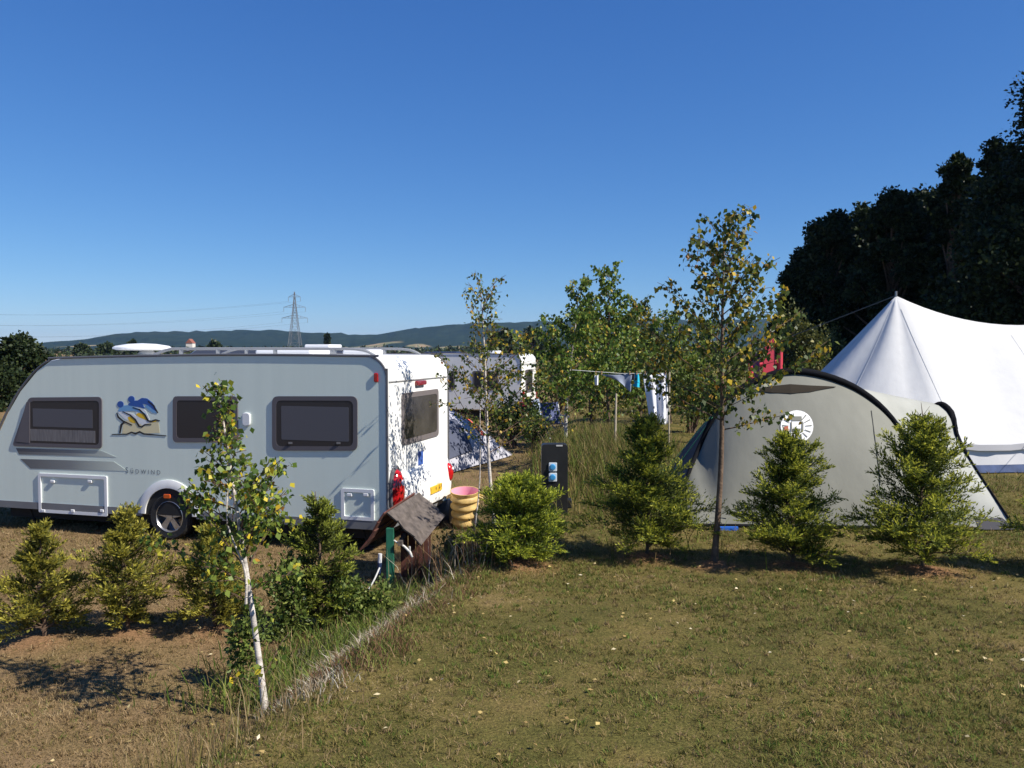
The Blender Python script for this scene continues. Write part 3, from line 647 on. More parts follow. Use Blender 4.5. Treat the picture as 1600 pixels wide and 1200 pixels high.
# skirt along the bottom
mb = MB(); wc = side(265, 815)[0]
mb.poly([(.02, zb - .015), (wc - .44, zb - .015), (wc - .44, zb + .085), (.02, zb + .11)], PS, .0, .014)
mb.poly([(wc + .44, zb - .015), (L_end - .02, zb - .015), (L_end - .05, zb + .085), (wc + .44, zb + .085)], PS, .0, .014)
mb.build('skirt', SKIRT, car)
mb = MB(); mb.box(PS(L_end / 2, .24, -WID / 2), (L_end - .5, WID - .5, .2), Matrix.Rotation(math.atan2(DS.y, DS.x), 3, 'Z'))
mb.tube([PS(wc, .31, -.1), PS(wc, .31, -WID + .1)], .05, 8)
for s_ in (.5, L_end - .6):
    for d_ in (.25, WID - .25): mb.tube([PS(s_, .3, -d_), PS(s_ - .12, .02, -d_)], .02, 6); mb.box(PS(s_ - .12, .02, -d_), (.12, .12, .025))
mb.tube([PS(L_end - .1, .33, -.75), PS(L_end + 1.1, .4, -WID / 2), PS(L_end - .1, .33, -WID + .75)], .035, 6); mb.tube([PS(L_end + 1.0, .75, -WID / 2), PS(L_end + 1.0, .02, -WID / 2)], .03, 8)
mb.build('chassis', DARK, car)
def window(parent, pts, P, fw=.06, rad=.07, blind=None, frame=FRM, glass=GLASS, t=.016):
    out = rpoly(pts, rad); inn = inset(out, fw)
    f = MB().ring(out, inn, P, -.005, t).build('window_frame', frame, parent, smooth=True)
    MB().poly(inn, P, .002, .012).build('pane', glass, f)
    return f, inn
BLIND = mat('grey_blind', (.085, .083, .095), .6)
w1 = [side(px, py) for px, py in ((20, 697), (46, 621), (160, 620), (160, 701))]
wf, inn = window(car, w1, PS, fw=.055)
a0 = side(48, 670); a1 = side(150, 692)
mb = MB(); mb.poly(rect(a1[0], a0[0], a1[1], a0[1]), PS, .010, .0135); mb.build('curtain', mat('net_curtain', (.16, .15, .15), .6, var=.5, scale=25, stretch=(6, 6, .2)), wf)
a0 = side(52, 638); a1 = side(146, 669)
MB().poly(rect(a1[0], a0[0], a1[1], a0[1]), PS, .010, .0135).build('blind', BLIND, wf)
a0 = side(46, 630); a1 = side(22, 694)   # opaque corner piece
MB().poly([side(43, 628), side(48, 628), side(48, 692), side(26, 690)], PS, .010, .02).build('corner_filler', FRM, wf)
w2 = [side(px, py) for px, py in ((271, 691), (271, 619), (372, 619), (372, 691))]; wf2, inn2 = window(car, w2, PS)
w3 = [side(px, py) for px, py in ((426, 704), (426, 619), (559, 619), (559, 704))]; wf3, inn3 = window(car, w3, PS, rad=.09)
a0 = side(440, 634); a1 = side(546, 690)
MB().poly(rpoly(rect(a1[0], a0[0], a1[1], a0[1]), .02), PS, .010, .0135).build('blind', BLIND, wf3)
for px in (455, 530):
    q = side(px, 692); MB().box(PS(q[0], q[1], .02), (.05, .02, .025)).build('latch', GREYT, wf3)
# painted swoosh below the front window
sw = bpy.data.materials.new('swoosh_paint'); N, L = nt(sw); b = N['Principled BSDF']; b.inputs['Roughness'].default_value = .4; b.inputs['Metallic'].default_value = .3
tc = N.new('ShaderNodeTexCoord'); s3 = N.new('ShaderNodeSeparateXYZ'); L.new(tc.outputs['Generated'], s3.inputs[0])
L.new(ramp(s3.outputs[0], [(0, (.12, .125, .135)), (.5, (.25, .27, .28)), (1, (.70, .78, .70))]), b.inputs['Base Color'])
mb = MB(); mb.poly([side(25, 700), side(158, 704), side(182, 714), side(30, 710)], PS, 0, .003); mb.poly([side(32, 717), side(178, 721), side(200, 736), side(48, 732)], PS, 0, .003); mb.build('swoosh', sw, car)
# emblem: two swooping birds over sun, sails and book (pixel outline in the enlarged crop)
def E(x, y): return side(160 + x / 6, 590 + y / 6)
EB = mat('emblem_blue', (.02, .09, .36), .4); EL = mat('emblem_light_blue', (.16, .36, .62), .4); EY = mat('emblem_yellow', (.80, .50, .03), .4); EC = mat('emblem_cream', (.72, .64, .40), .4); EW = mat('emblem_white', (.75, .77, .78), .4); EK = mat('emblem_black', (.012, .012, .016), .4)
mb = MB(); lay = [0]
def em(pts, m, rr=.0):
    lay[0] += 1; q = [E(*p) for p in pts]; q = rpoly(q, rr, 4) if rr else q
    mb.poly(q, PS, 0, .0012 + .00025 * lay[0], m)
def disc(cx, cy, rd, m): em([(cx + rd * math.cos(a), cy + rd * math.sin(a)) for a in np.linspace(0, 2 * PI, 17)[:-1]], m)
def stroke(pts, w, m):
    p = [Vector((x, y)) for x, y in pts]; up = []; dn = []
    for i, q in enumerate(p):
        t = (p[min(i + 1, len(p) - 1)] - p[max(i - 1, 0)]).normalized(); nn_ = Vector((-t.y, t.x)); ww = w * (.25 + .75 * math.sin(PI * (i + .5) / len(p)))
        up.append(q + nn_ * ww / 2); dn.append(q - nn_ * ww / 2)
    em([tuple(q) for q in up + dn[::-1]], m)
em([(185, 525), (200, 420), (260, 385), (350, 420), (420, 400), (525, 405), (540, 520), (360, 525), (345, 512), (290, 512), (270, 525)], 3)
em([(140, 320), (200, 310), (300, 345), (370, 440), (300, 420), (210, 390)], 4, .02)
em([(300, 270), (400, 300), (440, 380), (450, 420), (370, 450), (320, 360)], 4, .02)
em([(235, 372), (262, 362), (300, 395), (318, 428), (280, 425), (250, 405)], 2, .02)
em([(312, 345), (345, 328), (392, 345), (425, 405), (385, 388), (345, 372)], 2, .02)
em([(440, 405), (520, 400), (500, 415), (450, 420)], 2)
em([(180, 262), (240, 258), (330, 285), (410, 340), (390, 345), (300, 310), (220, 315), (150, 318), (150, 300)], 1, .02)
em([(290, 215), (330, 215), (370, 190), (420, 195), (470, 235), (505, 290), (515, 325), (470, 295), (420, 255), (375, 245), (400, 290), (330, 275), (250, 262), (240, 250)], 0, .015)
em([(420, 255), (470, 295), (515, 335), (470, 330), (430, 300), (395, 270)], 1, .02)
disc(272, 203, 31, 0); disc(170, 250, 30, 0)
stroke([(135, 330), (150, 370), (190, 405), (280, 445)], 16, 5)
stroke([(190, 318), (260, 350), (310, 395), (345, 455), (370, 462), (400, 440), (460, 440)], 17, 5)
stroke([(285, 280), (350, 300), (400, 350), (430, 405), (460, 410), (500, 395), (540, 405)], 17, 5)
stroke([(430, 220), (480, 260), (520, 330)], 14, 5)
stroke([(215, 410), (180, 440), (165, 520)], 20, 5)
stroke([(90, 532), (230, 530), (275, 512), (310, 526), (350, 508), (390, 528), (480, 535), (600, 545)], 16, 5)
mb.build('emblem', [EB, EL, EY, EC, EW, EK], car)
def text_mesh(body, size, P, a, b, off, m, parent, name='lettering', space=1.25, mir=-1):
    cu = bpy.data.curves.new('txt', 'FONT'); cu.body = body; cu.size = size; cu.space_character = space; cu.extrude = 0; cu.resolution_u = 3; cu.small_caps_scale = .74
    if body == 'Südwind':
        for ch in cu.body_format: ch.use_small_caps = True
    ob = bpy.data.objects.new('txt', cu); C.objects.link(ob); dg = bpy.context.evaluated_depsgraph_get()
    me = bpy.data.meshes.new_from_object(ob.evaluated_get(dg)); bpy.data.objects.remove(ob)
    for v in me.vertices: v.co = P(a + mir * v.co.x, b + v.co.y, off)
    me.materials.clear(); me.materials.append(m); me.name = name
    return link(name, me, parent)
ta, tb = side(196, 739); text_mesh('Südwind', .118, PS, ta, tb, .003, mat('grey_lettering', (.16, .19, .21), .5), car, space=1.45)
# service hatches
def hatch(x0, x1, y0, y1, name):
    a0 = side(x0, y1); a1 = side(x1, y0); pts = rect(a1[0], a0[0], a0[1], a1[1])
    o_ = rpoly(pts, .025); i_ = inset(o_, .045); f = MB().ring(o_, i_, PS, -.003, .018).build(name, WPL, car)
    k = (x1 - x0); Rz = Matrix.Rotation(math.atan2(DS.y, DS.x), 3, 'Z')
    for fx in ((.2, .75) if k > 60 else (.25, .75)):
        q = side(x0 + k * fx, y0 + 8); MB().box(PS(q[0], q[1], .012), (.07, .022, .04), Rz).build('catch', WPL, f, bevel=.006)
    if k > 60:
        for fx in (.07, .5, .93): q = side(x0 + k * fx, y1 - 2); MB().box(PS(q[0], q[1], .014), (.06, .025, .04), Rz).build('hinge', WPL, f, bevel=.006)
hatch(62, 168, 744, 800, 'service_hatch'); hatch(534, 585, 765, 811, 'locker_hatch')
q = side(380, 768); MB().poly(rpoly(rect(q[0] - .1, q[0] + .1, q[1] - .09, q[1] + .09), .02), PS, 0, .02).build('vent_grille', mat('vent_grey', (.36, .37, .37), .6, var=.4, scale=40, stretch=(.1, .1, 4)), car, bevel=.005)
q = side(386, 655); MB().poly(rpoly(rect(q[0] - .06, q[0] + .06, q[1] - .09, q[1] + .09), .05), PS, 0, .03).build('flue_cover', WPL, car, bevel=.01)
# wheel, arch
wz = .33
arc = [(wc + .50 * math.cos(a), wz + .02 + .50 * math.sin(a)) for a in np.linspace(.02, PI - .02, 20)]; arci = [(wc + .385 * math.cos(a), wz + .02 + .385 * math.sin(a)) for a in np.linspace(.02, PI - .02, 20)]
mb = MB(); mb.grid([[PS(a, b_, o_) for a, b_ in pts] for pts, o_ in ((arc, 0), (arc, .015), ([((a * .5 + c_ * .5), (b_ * .5 + d_ * .5)) for (a, b_), (c_, d_) in zip(arc, arci)], .03), (arci, .026), (arci, 0))])
ar = mb.build('wheel_arch', WHITE, car, smooth=True)
q = side(263, 775); MB().poly(rpoly(rect(q[0] - .055, q[0] + .055, q[1] - .03, q[1] + .03), .02), PS, .015, .036).build('reflector', ORL, ar, bevel=.006)
MB().poly([(wc + .384 * math.cos(a), wz + .02 + .384 * math.sin(a)) for a in np.linspace(0, PI, 24)], PS, .001, .0025).build('wheel_well', DARK, car)
Rw = Matrix((DS, UP, NS)).transposed()     # local x=DS, y=UP, z=NS
for dpt, fl in ((-.10, 1), (-WID + .10, -1)):
    wh = thing('wheel', '', None, PS(wc, wz, dpt)); wh.pop('label', None) if 'label' in wh.keys() else None
    wh.parent = car; wh.location = ORG[wh] - ORG[car]
    R_ = Rw if fl == 1 else Matrix((DS, -UP, -NS)).transposed(); c_ = PS(wc, wz, dpt)
    MB().lathe(c_, [(.20, .07), (.22, .105), (.30, .112), (.325, .085), (.33, .0), (.325, -.085), (.30, -.1), (.2, -.09)], 32, R_).build('tyre', RUB, wh, smooth=True)
    mb = MB(); mb.lathe(c_, [(.225, .10), (.215, .108), (.20, .085), (.195, -.06), (.02, -.06)], 32, R_)
    for k in range(5):
        a = 2 * PI * k / 5 + .3; u = Vector((math.cos(a), math.sin(a), 0)); t_ = Vector((-math.sin(a), math.cos(a), 0))
        pl = [u * .03 + t_ * .032, u * .205 + t_ * .045, u * .205 - t_ * .045, u * .03 - t_ * .032]
        mb.add([c_ + R_ @ (p + Vector((0, 0, .088))) for p in pl] + [c_ + R_ @ (p + Vector((0, 0, .05))) for p in pl], [(0, 1, 2, 3), (0, 4, 5, 1), (2, 6, 7, 3), (1, 5, 6, 2)])
    mb.lathe(c_, [(.0, .1), (.045, .098), (.05, .05)], 16, R_); mb.build('rim', ALU, wh, smooth=True)
# rear wall furniture
A, B = rear(606, 589), rear(690, 578)
mb = MB(); mb.poly(rect(.05, WID - .06, 2.235, 2.25), PR, 0, .012); mb.build('seam_strip', mat('seam_grey', (.25, .25, .25), .5), car)
q = rear(655, 587); MB().poly(rpoly(rect(q[0] - .17, q[0] + .17, 2.16, 2.225), .03), PR, 0, .05).build('brake_light', REDD, car, bevel=.01)
wr = [rear(px, py) for px, py in ((627, 697), (627, 616), (684, 606), (684, 680))]
ra = (wr[0][0] + wr[1][0]) / 2; rb_ = (wr[2][0] + wr[3][0]) / 2
z0_ = (wr[0][1] + wr[3][1]) / 2; z1_ = (wr[1][1] + wr[2][1]) / 2
window(car, rect(ra, rb_, z0_, z1_), PR, fw=.07, frame=mat('rear_window_frame', (.16, .14, .14), .4), glass=mat('rear_glass', (.055, .05, .046), .12, spec=.6, var=.4, scale=3))
bmp = MB(); prof = [(.0, 1.02), (.05, .98), (.10, .80), (.12, .62), (.10, .45), (.0, .42)]
ds_ = np.linspace(.16, WID - .12, 14)
bmp.grid([[PR(d, z, o_ * math.sin(min(1, .55 + .6 * math.sin(PI * i / 13)) * PI / 2)) for i, d in enumerate(ds_)] for o_, z in prof])
bmp.build('rear_bumper', WHITE, car, smooth=True)
mb = MB(); mb.poly(rect(.02, WID - .02, .34, .43), PR, -.02, .03); mb.build('rear_sill', SKIRT, car)
for d_, ka, kb, zl in ((.20, .9, .92, .80), (WID - .16, .55, .48, .78)):
    hs = MB(); oc = [(d_ + .21 * ka * math.cos(a), zl + .38 * kb * math.sin(a)) for a in np.linspace(0, 2 * PI, 28)[:-1]]; hs.poly(oc, PR, 0, .045)
    h = hs.build('light_housing', GREYT, car, bevel=.015)
    rows = []
    for f_, o_ in ((1, .045), (.9, .085), (.6, .12), (.2, .135), (.01, .136)):
        rows.append([PR(d_ + .165 * ka * f_ * math.cos(a), zl + .32 * kb * f_ * math.sin(a), o_) for a in np.linspace(0, 2 * PI, 25)[:-1]])
    MB().grid(rows, closed=True).build('tail_light', REDL, h, smooth=True)
    MB().lathe(PR(d_, zl + .13 * kb, .11), [(.0, .04), (.04 * kb, .035), (.05 * kb, .0)], 16, Matrix((DD, UP, NR)).transposed()).build('reversing_lens', WPL, h, smooth=True)
q = rear(669, 774); npl = MB().poly(rect(q[0] - .22, q[0] + .22, .60, .70), PR, .09, .135).build('number_plate', mat('plate_yellow', (.72, .45, .03), .4), car)
q = rear(657, 730); MB().poly(rect(q[0] - .09, q[0] + .09, 1.03, 1.22), PR, 0, .006).build('sticker', mat('sticker_blue', (.05, .12, .42), .4), car)
mb = MB(); mb.tube([PR(.14, 1.35, .0), PR(.14, 1.35, .05), PR(.14, 1.12, .05), PR(.14, 1.12, .0)], .014, 6); mb.build('grab_handle', WPL, car, smooth=True)
q = side(588, 590); MB().poly(rpoly(rect(q[0] - .03, q[0] + .03, q[1] - .06, q[1] + .06), .02), PS, 0, .02).build('marker_light', REDL, car, bevel=.01)
# roof furniture
for d_ in (.32, WID - .35):
    mb = MB(); mb.tube(smooth_path([PS(.32, 2.585, -d_), PS(.55, 2.66, -d_), PS(1.2, 2.67, -d_), PS(3.2, 2.67, -d_), PS(3.5, 2.66, -d_), PS(3.75, 2.585, -d_)]), .02, 6)
    for s_ in (.9, 1.8, 2.7, 3.3): mb.box(PS(s_, 2.625, -d_), (.05, .03, .08))
    mb.build('roof_rail', mat('rail_alloy', (.30, .31, .32), .5, metal=.3), car, smooth=True)
mb = MB(); mb.lathe(PS(4.42, 2.585, -1.0), [(.14, 0), (.10, .05), (.06, .08)], 16); ft = mb.build('dish_mount', WPL, car, smooth=True)
mb = MB(); mb.lathe(PS(4.50, 2.67, -1.0), [(.0, .085), (.2, .075), (.38, .045), (.42, .02), (.42, .0), (.36, -.02), (.0, -.03)], 32); mb.build('satellite_dish', WPL, ft, smooth=True)
for s_, d_, l_, w_ in ((2.0, 1.15, .9, .6), (.95, 1.3, .45, .45)):
    mb = MB(); Rz = Matrix.Rotation(math.atan2(DS.y, DS.x), 3, 'Z'); mb.box(PS(s_, 2.62, -d_), (l_, w_, .08), Rz); mb.build('skylight', WPL, car, bevel=.03)

# ------------------------------------------------------------------ rear white caravan and taller motorhome
def far_caravan(name, label, corner, yawv, length, width, z0, h, wins, rwin, bodymat, solar=False):
    ds = Vector((yawv[0], yawv[1], 0)).normalized(); dd = Vector((-ds.y, ds.x, 0)) * (-1 if ds.x > 0 else -1); dd = Vector((-ds.y * -1, ds.x * -1, 0))
    c = Vector(corner); c.z = 0
    P1 = lambda a, b, off=0: c + ds * a + UP * (z0 + b) - dd * off
    P2 = lambda a, b, off=0: c + dd * a + UP * (z0 + b) - ds * off
    o = thing(name, label, 'caravan' if name == 'caravan' else 'motorhome', P1(length / 2, 0, -width / 2))
    ol = [(0, .4), (.03, h * .6), (.05, h - .28)] + [(.05 + .25 * (1 - math.cos(a)), h - .28 + .28 * math.sin(a)) for a in np.linspace(.2, PI / 2, 6)] + [(length - .9, h), (length - .35, h - .35), (length - .05, h * .5), (length, .4)]
    caravan_body(o, ol, width, P1, [bodymat, WHITE])
    Rz = Matrix.Rotation(math.atan2(ds.y, ds.x), 3, 'Z')
    MB().tube(smooth_path([P1(a, b, .004) for a, b in ol[1:-1]], 2), .02, 5).build('edge_trim', GREYT, o, fix=False)
    for (s0, s1, b0, b1) in wins: window(o, rect(s0, s1, b0, b1), P1, fw=.06)
    if rwin: window(o, rect(*rwin), P2, fw=.07)
    MB().poly(rect(.1, width - .1, h - .36, h - .345), P2, 0, .02).build('seam_strip', MATS['seam_grey'], o)
    mb = MB(); mb.box(P1(length / 2, .28, -width / 2), (length - .6, width - .5, .24), Rz); mb.build('chassis', DARK, o)
    for d_ in (-.1, -width + .1):
        w = thing('wheel', '', None, P1(length * .48, .33, d_)); w.pop('label', None) if 'label' in w.keys() else None
        w.parent = o; w.location = ORG[w] - ORG[o]; R_ = Matrix((ds, UP, -dd)).transposed()
        MB().lathe(ORG[w], [(.2, .09), (.3, .1), (.33, .0), (.3, -.1), (.2, -.09)], 20, R_).build('tyre', RUB, w, smooth=True)
        MB().lathe(ORG[w], [(.0, .07), (.2, .085)], 20, R_).build('rim', ALU, w, smooth=True)
    MB().box(P1(length * .25, h + .06, -width / 2), (.7, .7, .12), Rz).build('roof_vent', WPL, o, bevel=.03)
    for d_ in (.12, width - .12): MB().poly(rpoly(rect(d_ - .08, d_ + .08, .75, 1.15), .03), P2, 0, .04).build('tail_light', REDL, o)
    if solar: MB().box(P1(length * .55, h + .06, -width / 2), (1.3, .7, .04), Rz).build('solar_panel', mat('solar_cells', (.015, .03, .10), .2), o)
    return o
cw = at(816, 640, 31)
far_caravan('caravan', 'white caravan parked behind the birches, its end wall in sun', (cw.x, cw.y, 0), (-.9637, .267), 6.3, 2.3, g(cw.x, cw.y), 2.48,
            [(.9, 1.9, 1.15, 1.85), (2.6, 3.5, 1.15, 1.85), (4.2, 5.2, 1.15, 1.85)], (.55, 1.5, 1.05, 1.9), WHITE, solar=True)
cw = at(548, 640, 20.5)
far_caravan('motorhome', 'taller grey roofed motorhome hidden behind the silver caravan, only its roof showing', (cw.x, cw.y, 0), (-.9637, .267), 5.2, 2.2, g(cw.x, cw.y), 2.66,
            [(.9, 1.9, 1.35, 1.95)], (.55, 1.5, 1.2, 1.9), mat('motorhome_grey', (.36, .37, .39), .4))

# ------------------------------------------------------------------ grey tunnel tent
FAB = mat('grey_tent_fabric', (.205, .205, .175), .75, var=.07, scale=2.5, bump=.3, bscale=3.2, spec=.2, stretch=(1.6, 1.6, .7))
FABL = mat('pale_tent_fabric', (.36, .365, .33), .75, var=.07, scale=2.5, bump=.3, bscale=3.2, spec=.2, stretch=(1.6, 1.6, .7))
TRIM = mat('black_pole_sleeve', (.008, .0085, .011), .9, spec=.1); NAVY = mat('navy_fabric', (.02, .03, .05), .8, var=.2)
tt = thing('tent', 'large grey tunnel tent with black arched rim and round white badge', 'tent', (gp(1300, 830).x, 12.2, g(3.9, 12.2)))
YA, YB0 = 12.1, 11.35
archpx = [(1066, 772), (1078, 735), (1094, 697), (1114, 655), (1142, 621), (1182, 596), (1232, 582), (1284, 588), (1332, 606), (1372, 634), (1402, 668), (1428, 715), (1447, 770), (1460, 822)]
arch = smooth_path([at(x, y, YA - (.45 if i in (0, 12) else .25 if i in (1, 11) else .7 if i == 13 else 0)) for i, (x, y) in enumerate(archpx)], 4)
arch = resample(arch, 41); NA = len(arch)
base0 = gp(1083, 823); base1 = gp(1460, 828)
NV = 14; rows = []
for v in range(NV):
    t = v / (NV - 1); row = []
    for i, p in enumerate(arch):
        u = i / (NA - 1); q = base0.lerp(base1, min(1, max(0, (p.x - base0.x) / (base1.x - base0.x)) * .9 + .1 * u)); q.z = g(q.x, q.y) + .02
        pt = p.lerp(q, t); bul = math.sin(PI * t) * math.sin(PI * u) * .10; pt.y -= bul
        row.append(pt)
    rows.append(row)
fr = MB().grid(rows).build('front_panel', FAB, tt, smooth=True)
MB().tube([p + Vector((0, -.01, .02)) for p in arch], [.012 + .038 * math.sin(PI * min(1, max(0, (i + 4) / (NA + 6)))) for i in range(NA)], 8).build('arch_sleeve', TRIM, tt, smooth=True, fix=False)
ia = min(range(NA), key=lambda i: (arch[i] - at(1232, 582, YA)).length)
nearA = resample(arch[ia:], 21); farA = resample(arch[:ia + 1][::-1], 21)
Bn = resample(smooth_path([at(1464, 634, 12.9), at(1480, 634, 12.7), at(1490, 652, 12.5), at(1496, 684, 12.3), at(1530, 742, 11.9), gp(1586, 829) + Vector((0, 0, .02))], 4), 21)
ft_ = Vector((7.6, 14.6, g(7.6, 14.6) + .02)); Bf = resample(smooth_path([Bn[0], Bn[0] + Vector((.3, .8, -.15)), ft_ + Vector((-.3, -.1, .9)), ft_], 4), 21)
lA = gp(1030, 786) + Vector((0, 0, .02)); farA2 = resample(smooth_path([arch[ia], at(1170, 602, 12.5), at(1104, 656, 12.9), at(1062, 710, 13.1), at(1034, 758, 13.2), lA], 4), 21)
nl = 12
rows = [[a.lerp(b_, k / nl) - Vector((0, 0, .10 * math.sin(PI * k / nl) * math.sin(PI * min(1, i / 14)))) for i, (a, b_) in enumerate(zip(nearA, Bn))] for k in range(nl + 1)]
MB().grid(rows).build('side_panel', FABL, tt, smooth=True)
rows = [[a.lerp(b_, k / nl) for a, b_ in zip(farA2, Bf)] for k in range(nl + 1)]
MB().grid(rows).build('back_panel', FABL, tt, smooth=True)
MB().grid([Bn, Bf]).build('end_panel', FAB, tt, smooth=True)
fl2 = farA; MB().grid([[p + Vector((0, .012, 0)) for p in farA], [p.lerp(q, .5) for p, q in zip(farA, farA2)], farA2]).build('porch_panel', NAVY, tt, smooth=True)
MB().tube([p + Vector((0, -.01, .01)) for p in Bn], [.03 if 2 < i < 9 else .015 for i in range(21)], 7).build('end_sleeve', TRIM, tt, smooth=True, fix=False)
capm = MB(); capm.tube(smooth_path([at(1456, 640, 12.7), at(1470, 632, 12.65), at(1484, 644, 12.55), at(1492, 674, 12.4)]), [.012] + [.05] * 17 + [.03], 8); capm.build('end_hood', TRIM, tt, smooth=True)
# groundsheet edge
mb = MB(); mb.tube([base0 + Vector((0, 0, .02)), base1 + Vector((0, 0, .02))], .028, 6); mb.build('hem', TRIM, tt, fix=False)
p0, p1 = gp(1121, 828), gp(1152, 828); mb = MB(); mb.box((p0 + p1) / 2 + Vector((0, -.02, .02)), ((p1 - p0).length, .05, .05)); mb.build('groundsheet', mat('blue_groundsheet', (.02, .14, .62), .5), tt)
mb = MB(); q0, q1, q2, q3 = gp(1528, 829), gp(1586, 829), at(1572, 812, 11.55), at(1528, 816, 11.6)
mb.poly([(0, 0), (1, 0), (.75, .13), (0, .11)], lambda a, b_, o_: q0.lerp(q1, a) + Vector((0, b_ * .9 - .0 - o_, b_ * 1.0 + .02)), .01, .03); mb.build('mud_flap', mat('flap_grey', (.035, .035, .045), .8), tt)
# roof vent (lens shaped slit)
def FP(px, py, off=0):   # point on the front panel (leaning plane approximated between arch and base)
    best = None
    o_ = ray(px, py); pl = arch[ia]; qb = base0.lerp(base1, .4); e1 = Vector((1, 0, 0)); e2 = (qb - pl); nrm = e1.cross(e2).normalized()
    if nrm.y > 0: nrm = -nrm
    t = (pl - CAM).dot(nrm) / o_.dot(nrm); return CAM + o_ * t, nrm
from mathutils.bvhtree import BVHTree
dgm = fr.data; bv = BVHTree.FromPolygons([v.co + ORG[tt] for v in dgm.vertices], [tuple(p.vertices) for p in dgm.polygons])
def onp(px, py, off):
    d = ray(px, py).normalized(); h = bv.ray_cast(CAM, d)
    p, nrm = (h[0], h[1]) if h[0] else FP(px, py)
    if nrm.y > 0: nrm = -nrm
    return p + nrm * off
mb = MB(); up_ = [onp(x, y, .012) for x, y in ((1169, 611), (1185, 608), (1205, 604), (1234, 601), (1265, 603), (1290, 604), (1305, 605))]
lo_ = [onp(x, y, .012) for x, y in ((1169, 611.5), (1185, 612), (1205, 614), (1236, 615.5), (1265, 613), (1290, 608), (1305, 605.5))]
mid = [(a + b_) / 2 - Vector((0, -.05 * math.sin(PI * i / 6), 0)) for i, (a, b_) in enumerate(zip(up_, lo_))]
mid = [(a + b_) / 2 + Vector((0, -.004, 0)) for a, b_ in zip(up_, lo_)]
mb.grid([up_, mid, lo_]); mb.build('roof_vent', mat('vent_mesh', (.04, .034, .026), .9, spec=.05), tt, thick=.006)
# badge: white disc with a lantern cut out in fabric colour
mb = MB(); bc = (1245, 667); n = 28
ringp = [(bc[0] + 25.5 * math.cos(a), bc[1] + 25.5 * math.sin(a)) for a in np.linspace(0, 2 * PI, n + 1)[:-1]]
def bpatch(pts, off, m): mb.add([onp(x, y, off) for x, y in pts], [tuple(range(len(pts)))], m)
bpatch(ringp, .010, 0)
def seg(a0, a1, r0_, r1_):
    aa = np.linspace(math.radians(a0), math.radians(a1), 5)
    return [(bc[0] + r1_ * math.cos(a), bc[1] + r1_ * math.sin(a)) for a in aa] + [(bc[0] + r0_ * math.cos(a), bc[1] + r0_ * math.sin(a)) for a in aa[::-1]]
for a in (-52, -28, -4, 22, 46): bpatch(seg(a - 2.2, a + 2.2, 13, 23), .013, 1)
for a in (232, 208, 184, 158, 134): bpatch(seg(a - 2.2, a + 2.2, 13, 23), .013, 1)
bpatch([(1237, 658), (1238, 651), (1252, 651), (1253, 658)], .013, 1)
bpatch([(1235, 675), (1235, 661), (1237, 658), (1238, 675)], .013, 1); bpatch([(1252, 675), (1253, 658), (1255, 661), (1255, 675)], .013, 1)
bpatch([(1239, 670), (1251, 670), (1249, 674), (1241, 674)], .013, 1)
bpatch([(1236, 692), (1238, 680), (1252, 680), (1254, 692)], .013, 1); bpatch([(1240, 690), (1241, 683), (1249, 683), (1250, 690)], .016, 0)
bpatch([(1224, 668), (1231, 666), (1232, 673), (1226, 675)], .016, 2)
mb.build('badge', [mat('badge_white', (.8, .8, .78), .6), FAB, mat('badge_orange', (.42, .10, .04), .6)], tt, fix=False)
mb = MB(); sp = [onp(x, y, .008) for x, y in ((1361, 642), (1366, 680), (1370, 710), (1373, 735), (1375, 758))]; mb.tube(sp, .006, 5); mb.build('seam', mat('seam_dark', (.08, .08, .07), .8), tt)
mb = MB(); pts = [at(1504, 787, 11.75), at(1514, 787, 11.75), at(1515, 812, 11.55), at(1503, 812, 11.55)]; mb.add([p + Vector((-.0, -.03, 0)) for p in pts], [(0, 1, 2, 3)])
mb.v = []; mb.f = []; mb.m = []
mb.poly([(0, 0), (1, 0), (1, .62), (0, .62)], lambda a, b_, o_: pts[3].lerp(pts[2], a) + (pts[0] - pts[3]) * b_ + Vector((0, -.06 - o_, 0)), 0, .006, 0)
mb.poly([(0, .64), (1, .64), (1, 1), (0, 1)], lambda a, b_, o_: pts[3].lerp(pts[2], a) + (pts[0] - pts[3]) * b_ + Vector((0, -.06 - o_, 0)), 0, .006, 1)
mb.build('maker_label', [mat('label_white', (.75, .72, .7), .6), mat('label_red', (.6, .06, .05), .6)], tt)
GUY = mat('green_guy_rope', (.10, .45, .22), .6)
mb = MB(); mb.tube([at(1113, 652, YA - .05), gp(1030, 772) + Vector((0, 0, .03))], .007, 5); mb.tube([at(1120, 640, YA), gp(1024, 755) + Vector((0, 0, .03))], .005, 5)
mb.build('guy_rope', GUY, tt, fix=False)

# ------------------------------------------------------------------ white bell tent
CAN = mat('white_canvas', (.64, .64, .63), .85, var=.03, scale=2, bump=.25, bscale=2.0, spec=.1, trans=.12, stretch=(3, 3, .6))
CT = 19.0; ap1 = at(1400, 462, CT); ap2 = Vector((ap1.x + 5.7, CT + .3, ap1.z + .02)); RB = 2.95
bt_ = thing('bell_tent', 'big white canvas bell tent with two peaks and sagging ridge', 'tent', ((ap1.x + ap2.x) / 2, CT, g(11, CT)))
NT = 96; zE = .88
def stad(t):   # point on stadium outline, plus nearest spine point parameter
    per = 2 * 5.7 + 2 * PI * RB; s = t * per
    if s < 5.7: return (s / 5.7, Vector((0, -1, 0)))
    s -= 5.7
    if s < PI * RB: a = s / RB; return (1.0, Vector((math.sin(a), -math.cos(a), 0)))
    s -= PI * RB
    if s < 5.7: return (1 - s / 5.7, Vector((0, 1, 0)))
    s -= 5.7; a = s / RB; return (0.0, Vector((-math.sin(a), math.cos(a), 0)))
rows = []; NR_ = 22
rng = np.random.default_rng(4)
